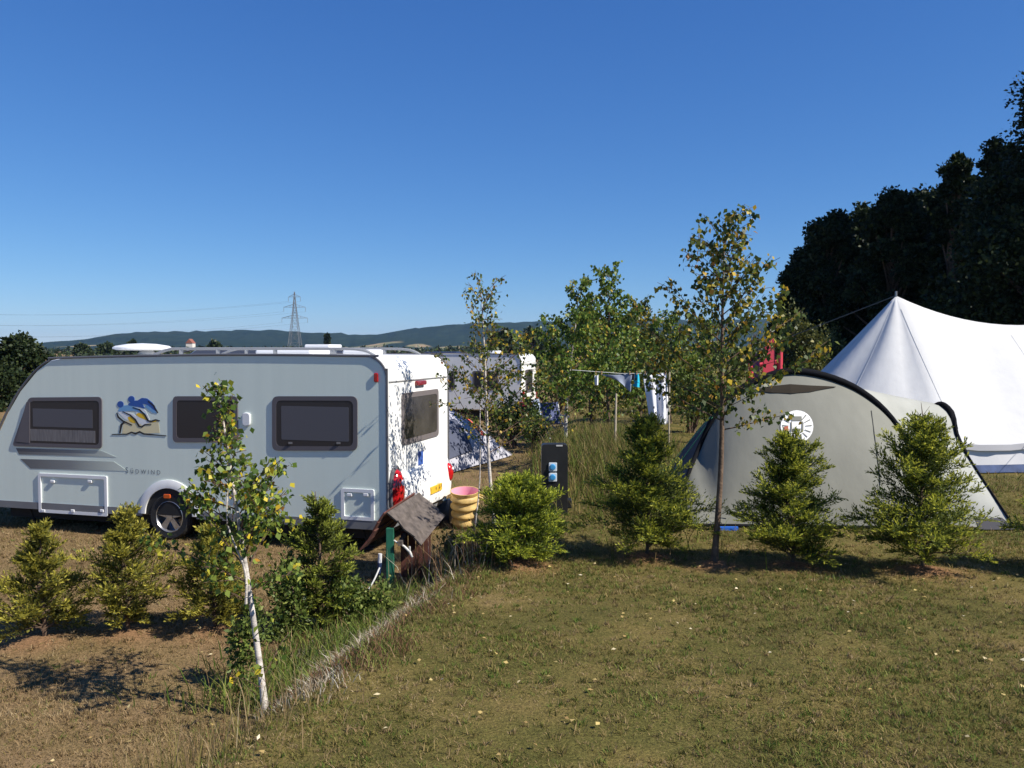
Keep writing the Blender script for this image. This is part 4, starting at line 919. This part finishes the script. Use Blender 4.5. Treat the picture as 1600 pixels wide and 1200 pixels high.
for k in range(NR_ + 1):
    f_ = k / NR_; row = []
    for i in range(NT):
        u, d = stad(i / NT); sp_ = ap1.lerp(ap2, u); sp_.z -= .66 * 4 * u * (1 - u)
        rr2 = RB * f_
        zz = zE + (sp_.z - zE) * ((1 - f_) ** 1.16)
        pl_ = .035 * math.sin(i * 2 * PI * 15 / NT + 2.0 * f_) * math.sin(PI * f_) + .02 * math.sin(i * 1.9 + 4 * f_) * f_
        p = Vector((sp_.x, sp_.y, 0)) + d * (rr2 + pl_); p.z = zz + pl_ * .6 - .05 * f_ * f_ * abs(math.sin(i * 2 * PI * 12 / NT)); row.append(p)
    rows.append(row)
ev = rows[-1]
MB().grid(rows, closed=True).build('canopy', CAN, bt_, smooth=True)
for i in range(0, NT, 8):
    if rows[-1][i].y < CT + 1.5: MB().tube([rows[k][i] + Vector((0, -.004, .006)) for k in range(2, NR_ + 1)], .0025, 5).build('seam', mat('canvas_seam', (.62, .62, .62), .85), bt_, smooth=True, fix=False)
for i in range(4, NT, 12):
    p = rows[-1][i]; d = (Vector((p.x - (ap1.x + 2.85), p.y - CT, 0))).normalized(); q = p + d * 1.1; q.z = g(q.x, q.y)
    if p.y < CT + 2: MB().tube([p, q + Vector((0, 0, .05))], .005, 4).build('guy_rope', mat('cream_rope', (.5, .47, .4), .8), bt_, fix=False); MB().tube([q - Vector((0, 0, .05)), q + Vector((0, 0, .09)) + d * .03], .009, 5).build('peg', mat('peg_steel', (.25, .25, .25), .5, metal=.6), bt_)
wl = []
for t_ in (0, .35, .7, 1.0):
    wl.append([Vector((p.x, p.y, 0)) - Vector((p.x - (ap1.x + 2.85), p.y - CT, 0)).normalized() * (.05 - .06 * t_ + .03 * math.sin(i * .9) * t_) + Vector((0, 0, (p.z - .03) * (1 - t_) + (g(p.x, p.y) + .02) * t_)) for i, p in enumerate(ev)])
wm = MB(); wm.grid(wl[:3], 0, closed=True); wm.grid(wl[2:], 1, closed=True)
wm.build('wall', [mat('white_canvas_wall', (.74, .74, .76), .85, bump=.3, bscale=3, spec=.1), mat('blue_mud_flap', (.10, .14, .28), .7, var=.3, scale=5)], bt_, smooth=True)
mb = MB(); mb.grid([[p + Vector((0, 0, .012)) for p in ev], [p + Vector((0, 0, -.10)) + (Vector((p.x - (ap1.x + 2.85), p.y - CT, 0)).normalized() * .025) for p in ev]], closed=True); mb.build('eave_valance', mat('valance_grey', (.42, .42, .44), .8), bt_, smooth=True)
for a_ in (ap1, ap2):
    mb = MB(); mb.tube([Vector((a_.x, a_.y, g(a_.x, a_.y) - .05)), a_ + Vector((0, 0, .10))], .025, 8); mb.build('pole', mat('pole_steel', (.3, .3, .3), .4, metal=.7), bt_)
DR = mat('dark_rope', (.10, .10, .09), .8)
ge_ = at(1232, 536, 23.0); mb = MB(); gpt = Vector((ap1.x - 4.5, CT + 2.0, 0)); gpt.z = g(gpt.x, gpt.y)
ee = at(1225, 530, 22.5)
dirv = (ee - ap1); tend = (ap1.z - .3) / max(.01, ap1.z - ee.z); mb.tube([ap1, ap1 + dirv * min(tend, 2.6)], .013, 5); mb.build('guy_rope', DR, bt_, fix=False)

# ------------------------------------------------------------------ small dome tent behind the caravan
LAV = mat('lavender_grey_fly', (.42, .42, .47), .7, var=.06, bump=.15, bscale=6, spec=.2)
kR, kL = gp(800, 713), gp(702, 741)
dt = thing('dome_tent', 'small lavender grey dome tent with orange mark behind the silver caravan', 'tent', ((kR + kL) / 2 + Vector((-.4, 1.0, 0))))
ex = (kL - kR); ey = Vector((-ex.y, ex.x, 0)).normalized()
if ey.y < 0: ey = -ey
D_ = 2.3; hh_ = 1.28
def dome(u, v):   # u along front edge right->left(0..1, extended), v depth
    p = kR + ex * 1.25 * u + ey * D_ * v; a = max(0, 1 - abs(2 * u - 1) ** 2.0) * max(0, 1 - abs(2 * v - 1) ** 2.0)
    p.z = g(p.x, p.y) + .03 + hh_ * a ** .62
    return p
rows = [[dome(i / 18, j / 18) for i in range(19)] for j in range(19)]
mm = MB(); mm.grid(rows); fly = mm.build('fly_sheet', LAV, dt, smooth=True)
def domep(u, v, off): p = dome(u, v); return p + (p - (kR + ex * .6 + ey * D_ / 2)).normalized() * off
rows = [[domep(.50 + .42 * i / 8, .03 + .20 * j / 6, .02) for i in range(9)] for j in range(7)]
MB().grid(rows).build('door_panel', mat('dusk_blue_fabric', (.06, .07, .11), .7, var=.15), dt, smooth=True)
rows = [[domep(.26 + .06 * i / 4 + .02 * j / 6, .10 + .22 * j / 6, .02) for i in range(5)] for j in range(7)]
MB().grid(rows).build('orange_mark', mat('orange_print', (.72, .12, .06), .6), dt, smooth=True)
MB().tube([dome(i / 20, i / 20) + Vector((0, 0, .012)) for i in range(21)], .012, 5).build('pole_sleeve', mat('sleeve_grey', (.22, .22, .26), .6), dt)

# ------------------------------------------------------------------ hook-up post
POSTM = mat('black_post', (.014, .014, .015), .45, var=.3)
hk = thing('hookup_post', 'black electric hookup post with two blue sockets', 'power post', HOOK)
hw_, hd_, ph = .185, .11, 1.04
mb = MB(); ol = rpoly([(-hw_, 0), (hw_, 0), (hw_, ph), (-hw_, ph)], [.005, .005, .05, .05])
Ph = lambda a, b_, o_: HOOK + Vector((a, -o_, b_ - .03))
mb.poly(ol, Ph, -hd_, hd_); mb.build('body', POSTM, hk, bevel=.012)
for k, zz in enumerate((.72, .575)):
    s_ = MB().poly(rpoly(rect(-.085, .03, zz - .062, zz + .062), .012), Ph, hd_, hd_ + .02).build('socket', mat('socket_pale', (.62, .68, .74), .4), hk, bevel=.006)
    MB().lathe(HOOK + Vector((-.03, -hd_ - .02, zz - .03)), [(0, .028), (.035, .024), (.045, 0)], 18, Matrix.Rotation(PI / 2, 3, 'X')).build('socket_cover', mat('socket_blue', (.05, .27, .55), .35), s_, smooth=True)
MB().poly(rect(.02, .11, ph - .028, ph - .008), lambda a, b_, o_: Ph(a, b_, o_), hd_ + .001, hd_ + .006).build('name_plate', mat('plate_grey', (.5, .5, .5), .5), hk)
mb = MB(); mb.box(HOOK + Vector((.2, -.02, .16)), (.09, .16, .13)); mb.build('junction_box', POSTM, hk, bevel=.015)

# ------------------------------------------------------------------ tap shelter
TB = gp(610, 916); OLDW = mat('weathered_board', (.10, .082, .072), .9, var=.4, scale=14, stretch=(1, 1, 1), bump=.5, bscale=25); REDW = mat('red_brown_board', (.09, .03, .02), .8, var=.3, scale=12)
ts = thing('tap_shelter', 'small gabled wooden shelter over a tap on a green post', 'tap shelter', TB)
MB().box(TB + Vector((0, 0, .30)), (.085, .07, .72)).build('post', mat('green_paint', (.012, .11, .065), .6, var=.3, scale=10), ts, bevel=.006)
rA = at(604, 803, TB.y - .02); rB = at(652, 771, TB.y + .85); lN = at(566, 858, TB.y - .05); rN = at(656, 852, TB.y - .02); rF = at(692, 806, TB.y + .8)
def slab(a, b_, c_, d_, t, n=5, jag=.02, seed=0):
    r_ = random.Random(seed); m_ = MB(); nrm = (b_ - a).cross(d_ - a).normalized()
    if nrm.z < 0: nrm = -nrm
    for i in range(n):   # overlapping boards running along the ridge
        t0, t1 = i / n, (i + 1) / n + .04
        p = [a.lerp(d_, t0), b_.lerp(c_, t0), b_.lerp(c_, min(1.03, t1)), a.lerp(d_, min(1.03, t1))]
        j = [Vector((r_.uniform(-jag, jag), r_.uniform(-jag, jag), r_.uniform(-jag, jag) * .3)) for _ in range(4)]
        o1 = nrm * (.012 * (n - i) / n); p = [q + jj_ + o1 for q, jj_ in zip(p, j)]
        m_.add(p + [q + nrm * t for q in p], [(0, 1, 2, 3), (7, 6, 5, 4), (0, 4, 5, 1), (1, 5, 6, 2), (2, 6, 7, 3), (3, 7, 4, 0)])
    return m_
rs_ = slab(rA, rB, rF, rN, .018, 4, .025, 3).build('roof_slope', OLDW, ts)
slab(rA, rB, lN + (rB - rA), lN, .018, 4, .02, 4).build('roof_slope', REDW, ts)
mb = MB(); mid_ = TB + Vector((.17, .25, 0))
for k in range(4): mb.box(mid_ + Vector((-.06 + .09 * k, .12, .27)), (.08, .02, .55 + .03 * (k % 2)))
mb.build('back_board', REDW, ts)
mb = MB(); mb.box(TB + Vector((.12, .3, .5)), (.05, .75, .05)); mb.build('beam', OLDW, ts)
mb = MB(); tp = at(640, 862, TB.y - .02); mb.tube([TB + Vector((.04, 0, .52)), tp + Vector((-.06, 0, .06)), tp, tp + Vector((.03, -.01, -.06))], [.010, .014, .018, .014], 8); mb.tube([tp + Vector((0, 0, .0)), tp + Vector((0, 0, .06))], .012, 6); mb.build('tap', mat('chalky_metal', (.55, .54, .52), .5, var=.3, scale=20), ts, smooth=True)
hb = at(594, 868, TB.y - .05); hg = gp(574, 926)
hs_ = thing('hose', 'thin white hose with blue fitting hanging beside the green post', 'hose', hg)
MB().tube(smooth_path([hb - Vector((0, 0, .12)), hb.lerp(hg, .6) + Vector((.02, 0, -.02)), hg + Vector((0, 0, .01))]), .009, 6).build('pipe', mat('white_hose', (.6, .6, .58), .5), hs_, smooth=True)
MB().tube([hb + Vector((0, 0, .02)), hb - Vector((.005, 0, .08))], .022, 8).build('nozzle', mat('nozzle_white', (.66, .66, .68), .5), hs_, smooth=True)
MB().tube([hb - Vector((.005, 0, .08)), hb - Vector((.015, 0, .2))], [.024, .018], 8).build('connector', mat('connector_blue', (.02, .04, .11), .5), hs_, smooth=True)

# ------------------------------------------------------------------ tub, barrel
tb_ = at(727, 806, 12.6); tb_.z = g(tb_.x, tb_.y)
tub = thing('tub', 'ribbed yellow tub with pink inside standing by the caravan rear corner', 'tub', tb_); tilt = Matrix.Rotation(math.radians(9), 3, 'X')
prof = [(.0, .0), (.15, .0), (.17, .03)]
for k in range(4): prof += [(.175 + .006 * k, .05 + .12 * k), (.205 + .006 * k, .075 + .12 * k), (.205 + .006 * k, .11 + .12 * k), (.178 + .006 * k, .14 + .12 * k)]
prof += [(.215, .545), (.22, .56), (.205, .56)]
MB().lathe(tb_ + Vector((0, 0, .01)), prof, 32, tilt).build('shell', mat('yellow_plastic', (.62, .42, .15), .55, var=.3, scale=8), tub, smooth=True)
MB().lathe(tb_ + Vector((0, 0, .01)), [(.205, .558), (.19, .5), (.17, .12), (.0, .11)], 32, tilt).build('lining', mat('pink_lining', (.75, .32, .42), .5), tub, smooth=True)
for sg in (-1, 1): MB().tube([tb_ + tilt @ Vector((sg * .2, -.06, .5)), tb_ + tilt @ Vector((sg * .26, -.05, .47)), tb_ + tilt @ Vector((sg * .26, .05, .47)), tb_ + tilt @ Vector((sg * .2, .06, .5))], .014, 6).build('handle', MATS['yellow_plastic'], tub, smooth=True)
br = at(682, 806, 12.9); br.z = g(br.x, br.y); brl = thing('water_barrel', 'dark blue water barrel lying behind the caravan rear', 'barrel', br)
Rb = Matrix.Rotation(PI / 2, 3, 'Y') @ Matrix.Identity(3)
MB().lathe(br + Vector((-.25, 0, .2)), [(0, -.02), (.12, -.01), (.19, .02), (.2, .08), (.19, .1), (.19, .38), (.2, .4), (.2, .46), (.12, .5), (0, .5)], 24, Rb).build('drum', mat('barrel_blue', (.015, .04, .085), .45), brl, smooth=True)
MB().lathe(br + Vector((.25, 0, .2)), [(.05, 0), (.05, .03), (0, .03)], 16, Rb).build('cap', mat('cap_white', (.5, .5, .5), .5), brl, smooth=True)

# ------------------------------------------------------------------ clothes line and washing
YL = 17.3
lp0 = at(894, 578, YL); lp1 = at(1046, 583, YL); cl = thing('clothes_line', 'washing line tied from the birch stem to a thin prop', 'clothes line', (lp1.x, YL, g(lp1.x, YL)))
WOOD = mat('pale_wood', (.42, .36, .26), .8, var=.2, scale=20)
MB().tube([(lp1.x, YL, g(lp1.x, YL) - .05), lp1 + Vector((0, 0, .06))], .018, 7).build('prop', WOOD, cl)
MB().tube([lp0, lp0.lerp(lp1, .5) - Vector((0, 0, .04)), lp1], .006, 5).build('line', mat('line_cord', (.6, .6, .58), .7), cl)
st = at(961, 640, 16.6); st.z = g(st.x, st.y)
sk = tag(MB().tube([st - Vector((0, 0, .1)), Vector((st.x + .02, st.y, at(961, 615, 16.6).z))], [.022, .02], 7).build('stake', WOOD, origin=st), 'short pale wooden stake in the tall grass under the washing', 'stake')
def cloth(name, label, corners, m, waves=2.0, cat='washing', dp=.05, nu=16, nv=18, mf=None, amp=.04):
    tl, tr_, br_, bl_ = [at(x, y, YL) for x, y in corners]; rows = []
    for j in range(nv + 1):
        v = j / nv; row = []
        for i in range(nu + 1):
            u = i / nu; p = tl.lerp(tr_, u).lerp(bl_.lerp(br_, u), v); p.y += amp * math.sin(u * waves * 2 * PI + v * 1.5) * (.3 + v) + .01; p.z -= .03 * math.sin(PI * u) * (1 - v); row.append(p)
        rows.append(row)
    mb = MB(); mb.grid(rows)
    o = mb.build(name, m, smooth=True, origin=(tl + tr_) / 2, thick=.006); return tag(o, label, cat, 'washing on the line')
WC = mat('white_cotton', (.74, .74, .78), .85, bump=.2, bscale=8)
cloth('cloth', 'small narrow white cloth at the left end of the washing line', ((929, 585), (935, 585), (935, 602), (930, 602)), WC, 1)
cloth('shirt', 'slate blue garment drooping to a corner on the washing line', ((936, 584), (988, 583), (985, 613), (966, 594)), mat('slate_cotton', (.22, .25, .33), .85, var=.15, bump=.2, bscale=8), 1.5)
cloth('swimsuit', 'turquoise garment hanging between the slate garment and the towel', ((992, 583), (998, 583), (1001, 606), (989, 604)), mat('turquoise_cotton', (.01, .42, .60), .8), 1)
cloth('shorts', 'small dark garment squeezed beside the turquoise one on the line', ((987, 582), (992, 582), (992, 594), (988, 594)), mat('dark_cotton', (.03, .03, .04), .8), 1)
tw = bpy.data.materials.new('patterned_towel'); N, L = nt(tw); b = N['Principled BSDF']; b.inputs['Roughness'].default_value = .9
tc = N.new('ShaderNodeTexCoord'); vo = N.new('ShaderNodeTexVoronoi'); vo.inputs['Scale'].default_value = 4.0; L.new(tc.outputs['Object'], vo.inputs['Vector'])
nz = N.new('ShaderNodeTexNoise'); nz.inputs['Scale'].default_value = 7; L.new(tc.outputs['Object'], nz.inputs['Vector'])
ad = N.new('ShaderNodeMath'); ad.operation = 'ADD'; L.new(vo.outputs['Distance'], ad.inputs[0]); L.new(nz.outputs['Fac'], ad.inputs[1])
L.new(ramp(ad.outputs[0], [(.0, (.06, .06, .07)), (.66, (.06, .06, .07)), (.70, (.76, .76, .80)), (1, (.78, .78, .82))]), b.inputs['Base Color'])
cloth('towel', 'long white towel with dark print at the right end of the washing line', ((1004, 584), (1042, 582), (1047, 663), (1017, 663)), tw, 2.2, amp=.05)
pg = mat('peg_wood', (.5, .3, .15), .7)
for i, px in enumerate((931, 940, 984, 995, 1008, 1040)):
    p = at(px, 582.5, YL); mb = MB(); mb.box(p, (.018, .03, .07)); mb.box(p + Vector((.0, .0, .02)), (.022, .045, .012)); tag(mb.build('clothes_peg', pg, origin=p), 'wooden clothes peg clipped on the washing line', 'peg', 'pegs on the washing line')

# ------------------------------------------------------------------ red play frame beyond the tents
REDP = mat('red_paint', (.60, .05, .08), .5); PUR = mat('purple_cloth', (.16, .08, .22), .8)
YP = 28; pb = at(1198, 620, YP); pb.z = g(pb.x, pb.y)
pf = thing('play_frame', 'red play frame with slanting strut standing beyond the grey tent', 'play frame', pb)
def pq(px, py): return at(px, py, YP)
zg = pb.z
for nm_, pts, rd in (('leg', [pq(1170, 556), Vector((pq(1186, 600).x, YP, zg))], .11), ('leg', [pq(1219, 536), Vector((pq(1219, 600).x, YP, zg))], .14), ('leg', [Vector((pq(1172, 600).x, YP + 1.4, zg)), pq(1196, 552) + Vector((0, 1.2, 0))], .1), ('leg', [Vector((pq(1225, 600).x, YP + 1.4, zg)), pq(1221, 545) + Vector((0, 1.2, 0))], .1)):
    mb = MB(); mb.tube(pts, rd * .64, 8); mb.build(nm_, REDP, pf, smooth=True)
mb = MB(); mb.poly([(0, 0), (1, 0), (.85, 1), (.15, .8)], lambda a, b_, o_: pq(1192, 586).lerp(pq(1212, 586), a) + Vector((0, o_, b_ * 1.25)), 0, .12); mb.build('panel', REDP, pf)
mb = MB(); mb.poly([(0, 0), (1, 0), (1, 1), (0, 1)], lambda a, b_, o_: pq(1177, 590).lerp(pq(1191, 590), a) + Vector((0, .3 + o_, b_ * .8)), 0, .05); mb.build('cloth_panel', PUR, pf)
mb = MB(); mb.tube([pq(1186, 572) + Vector((0, .5, 0)), pq(1221, 566) + Vector((0, .5, 0))], .08, 6); mb.build('cross_bar', REDP, pf)

# ------------------------------------------------------------------ camp chairs by the rear caravan
def chair(label, px, Y, col, rot, m2):
    p = at(px, 650, Y); p.z = g(p.x, p.y); o = thing('camp_chair', label, 'chair', p, 'camp chairs by the rear caravan'); Rz = Matrix.Rotation(rot, 3, 'Z')
    q = lambda x, y, z: p + Rz @ Vector((x, y, z))
    mb = MB(); mb.add([q(-.25, -.24, .45), q(.25, -.24, .45), q(.25, .22, .40), q(-.25, .22, .40)], [(0, 1, 2, 3)]); mb.build('seat', col, o, thick=.02)
    mb = MB(); mb.add([q(-.25, .22, .42), q(.25, .22, .42), q(.25, .42, .98), q(-.25, .42, .98)], [(0, 1, 2, 3)]); mb.build('backrest', col, o, thick=.02)
    for sx in (-.27, .27):
        mb = MB(); mb.tube([q(sx, -.28, 0), q(sx, .24, .55), q(sx, .43, 1.0)], .014, 6); mb.build('leg', m2, o, smooth=True)
        mb = MB(); mb.tube([q(sx, .32, 0), q(sx, -.26, .62)], .014, 6); mb.build('leg', m2, o, smooth=True)
        mb = MB(); mb.box(q(sx, -.02, .64), (.05, .5, .025), Rz); mb.build('armrest', m2, o)
chair('blue camp chair with white frame beside the birch stem behind the power post', 868, 23, mat('chair_blue', (.05, .07, .18), .7), .4, mat('chair_white', (.7, .7, .7), .4))
chair('red camp chair in front of the rear white caravan end', 812, 26.5, mat('chair_red', (.35, .02, .03), .7), -.5, MATS['pole_steel'])
chair('pale blue camp chair right of the bush at the rear caravan', 850, 28, mat('chair_pale', (.3, .36, .5), .7), .9, MATS['pole_steel'])

# ------------------------------------------------------------------ far house, pylon, cables
hp_ = at(298, 545, 420); hp_.z = .25; ho = thing('house', 'tiny far white house with reddish roof beyond the caravan roof', 'house', hp_)
hz = at(298, 536, 420).z; top_ = at(298, 529.5, 420).z
MB().box((hp_.x, hp_.y, (hz + hp_.z) / 2), (3.2, 4, hz - hp_.z)).build('wall', mat('house_render', (.65, .62, .56), .9), ho)
mb = MB(); x, y = hp_.x, hp_.y; mb.add([(x - 1.8, y - 2.2, hz - .1), (x + 1.8, y - 2.2, hz - .1), (x + 1.8, y + 2.2, hz - .1), (x - 1.8, y + 2.2, hz - .1), (x, y - 2.2, top_), (x, y + 2.2, top_)], [(0, 1, 4), (2, 3, 5), (1, 2, 5, 4), (3, 0, 4, 5), (0, 3, 2, 1)]); mb.build('roof', mat('roof_tile', (.25, .09, .06), .9), ho)
YPY = 620; pyb = at(461, 545, YPY); pyb.z = .25; py_ = thing('pylon', 'grey steel lattice power pylon with three cross arms', 'pylon', pyb)
STEEL = mat('galvanised_steel', (.20, .21, .22), .6, metal=.2)
zt = at(461, 456, YPY).z; mb = MB()
def hwid(z): f_ = (z - pyb.z) / (zt - pyb.z); return 4.2 * (1 - f_) ** 1.25 + .55 * (1 - f_ * .6)
lv = [pyb.z + (zt - pyb.z) * f_ for f_ in (0, .16, .3, .42, .52, .61, .69, .77, .84, .92, 1)]
cor = lambda z: [Vector((pyb.x + sx * hwid(z), pyb.y + sy * hwid(z), z)) for sx, sy in ((-1, -1), (1, -1), (1, 1), (-1, 1))]
for z0_, z1_ in zip(lv, lv[1:]):
    c0, c1 = cor(z0_), cor(z1_)
    for k in range(4):
        mb.tube([c0[k], c1[k]], .20, 4, cap=False); mb.tube([c0[k], c1[(k + 1) % 4]], .11, 4, cap=False); mb.tube([c0[(k + 1) % 4], c1[k]], .11, 4, cap=False); mb.tube([c1[k], c1[(k + 1) % 4]], .11, 4, cap=False)
mb.build('tower', STEEL, py_, fix=False)
armz = [(at(461, 464, YPY).z, 15 * YPY / F * .62), (at(461, 480, YPY).z, 17 * YPY / F), (at(461, 497, YPY).z, 20 * YPY / F)]; tips = []
for za, la in armz:
    for sg in (-1, 1):
        tip = Vector((pyb.x + sg * la, pyb.y, za)); h_ = hwid(za); mb = MB()
        for sy in (-1, 1): mb.tube([Vector((pyb.x + sg * h_, pyb.y + sy * h_, za)), tip], .15, 4); mb.tube([Vector((pyb.x + sg * h_ * .9, pyb.y + sy * h_, za + 2.0)), tip], .12, 4)
        for t_ in (.33, .66): mb.tube([Vector((pyb.x + sg * (h_ + (la - h_) * t_), pyb.y, za)), Vector((pyb.x + sg * (h_ + (la - h_) * t_), pyb.y, za + 2.0 * (1 - t_)))], .1, 4)
        mb.build('cross_arm', STEEL, py_, fix=False)
        MB().tube([tip, tip - Vector((0, 0, 3.2))], .14, 5).build('insulator', STEEL, py_); tips.append(tip - Vector((0, 0, 3.2)))
for i, tp_ in enumerate(tips):
    e = tp_ + Vector((-370, -60, 0)); pts = [tp_.lerp(e, t_) - Vector((0, 0, 11 * 4 * t_ * (1 - t_))) for t_ in np.linspace(0, 1, 20)]
    lev = ('topmost', 'middle', 'lowest')[i // 2]; sd_ = ('left', 'right')[i % 2]
    tag(MB().tube(pts, .045, 4).build('power_cable', mat('cable_grey', (.1, .1, .1), .5), origin=tp_, fix=False), f'thin power cable from the {lev} arm, {sd_} side, of the lattice pylon', 'cable', 'power cables')

# ------------------------------------------------------------------ haze
hz_ = MB(); x0, x1, y0, y1, z0, z1 = -6200, 6200, -80, 6600, -9, 140
hz_.box(((x0 + x1) / 2, (y0 + y1) / 2, (z0 + z1) / 2), (x1 - x0, y1 - y0, z1 - z0))
hmz = bpy.data.materials.new('pale_air'); N, L = nt(hmz); N.remove(N['Principled BSDF']); pv = N.new('ShaderNodeVolumePrincipled'); pv.inputs['Color'].default_value = (.42, .68, 1.0, 1); pv.inputs['Density'].default_value = .00007; pv.inputs['Anisotropy'].default_value = .2
L.new(pv.outputs[0], N['Material Output'].inputs['Volume'])
o = hz_.build('haze', hmz); o['kind'] = 'stuff'; o['label'] = 'thin blue haze over the far hills'

# ------------------------------------------------------------------ sky, sun, camera
EL_, SD = math.radians(43), Vector((.91, -.415, 0)).normalized()
sun_dir = Vector((SD.x * math.cos(EL_), SD.y * math.cos(EL_), math.sin(EL_)))
W = bpy.data.worlds.new('World'); S.world = W; W.use_nodes = True; N, L = W.node_tree.nodes, W.node_tree.links
sky = N.new('ShaderNodeTexSky'); sky.sky_type = 'NISHITA'; sky.sun_disc = False; sky.sun_elevation = EL_; sky.sun_rotation = math.atan2(SD.x, SD.y)
sky.altitude = 2000; sky.air_density = 1.0; sky.dust_density = 0; sky.ozone_density = 6
bg = N['Background']; bg.inputs[1].default_value = .083
tint = N.new('ShaderNodeMix'); tint.data_type = 'RGBA'; tint.blend_type = 'MULTIPLY'; tint.inputs[0].default_value = 1; tint.inputs[7].default_value = (.51, .745, .98, 1)
L.new(sky.outputs[0], tint.inputs[6])
sp_ = N.new('ShaderNodeSeparateColor'); cb_ = N.new('ShaderNodeCombineColor'); L.new(tint.outputs[2], sp_.inputs[0])   # clear-day sky: blue fades towards the horizon
pw = N.new('ShaderNodeMath'); pw.operation = 'POWER'; pw.inputs[1].default_value = .62; ml = N.new('ShaderNodeMath'); ml.operation = 'MULTIPLY'; ml.inputs[1].default_value = 1.72
L.new(sp_.outputs[2], pw.inputs[0]); L.new(pw.outputs[0], ml.inputs[0]); 
for k_, (p_, m_) in enumerate(((1.15, .98), (.9, 1.03))):
    a_ = N.new('ShaderNodeMath'); a_.operation = 'POWER'; a_.inputs[1].default_value = p_; b_ = N.new('ShaderNodeMath'); b_.operation = 'MULTIPLY'; b_.inputs[1].default_value = m_
    L.new(sp_.outputs[k_], a_.inputs[0]); L.new(a_.outputs[0], b_.inputs[0]); L.new(b_.outputs[0], cb_.inputs[k_])
L.new(ml.outputs[0], cb_.inputs[2])
L.new(cb_.outputs[0], bg.inputs[0])
W.cycles.sampling_method = 'AUTOMATIC'
sl = bpy.data.lights.new('sun', 'SUN'); sl.energy = 4.3; sl.angle = math.radians(.5); sl.color = (1, .94, .84)
so = bpy.data.objects.new('sun', sl); C.objects.link(so); so.rotation_euler = sun_dir.to_track_quat('Z', 'Y').to_euler(); so.location = (30, -10, 40)
cd = bpy.data.cameras.new('camera'); cd.lens = F / 1600 * 36; cd.sensor_width = 36; cd.clip_start = .1; cd.clip_end = 20000
co = bpy.data.objects.new('camera', cd); C.objects.link(co); co.location = CAM; co.rotation_euler = (PI / 2 - PITCH, 0, 0); S.camera = co
S.view_settings.view_transform = 'Standard'; S.view_settings.look = 'None'; S.view_settings.exposure = .74; S.view_settings.gamma = 1
S.cycles.max_bounces = 6; S.cycles.diffuse_bounces = 3; S.cycles.glossy_bounces = 3; S.cycles.transmission_bounces = 4; S.cycles.volume_bounces = 0
S.cycles.volume_step_rate = 10; S.cycles.caustics_reflective = False; S.cycles.caustics_refractive = False
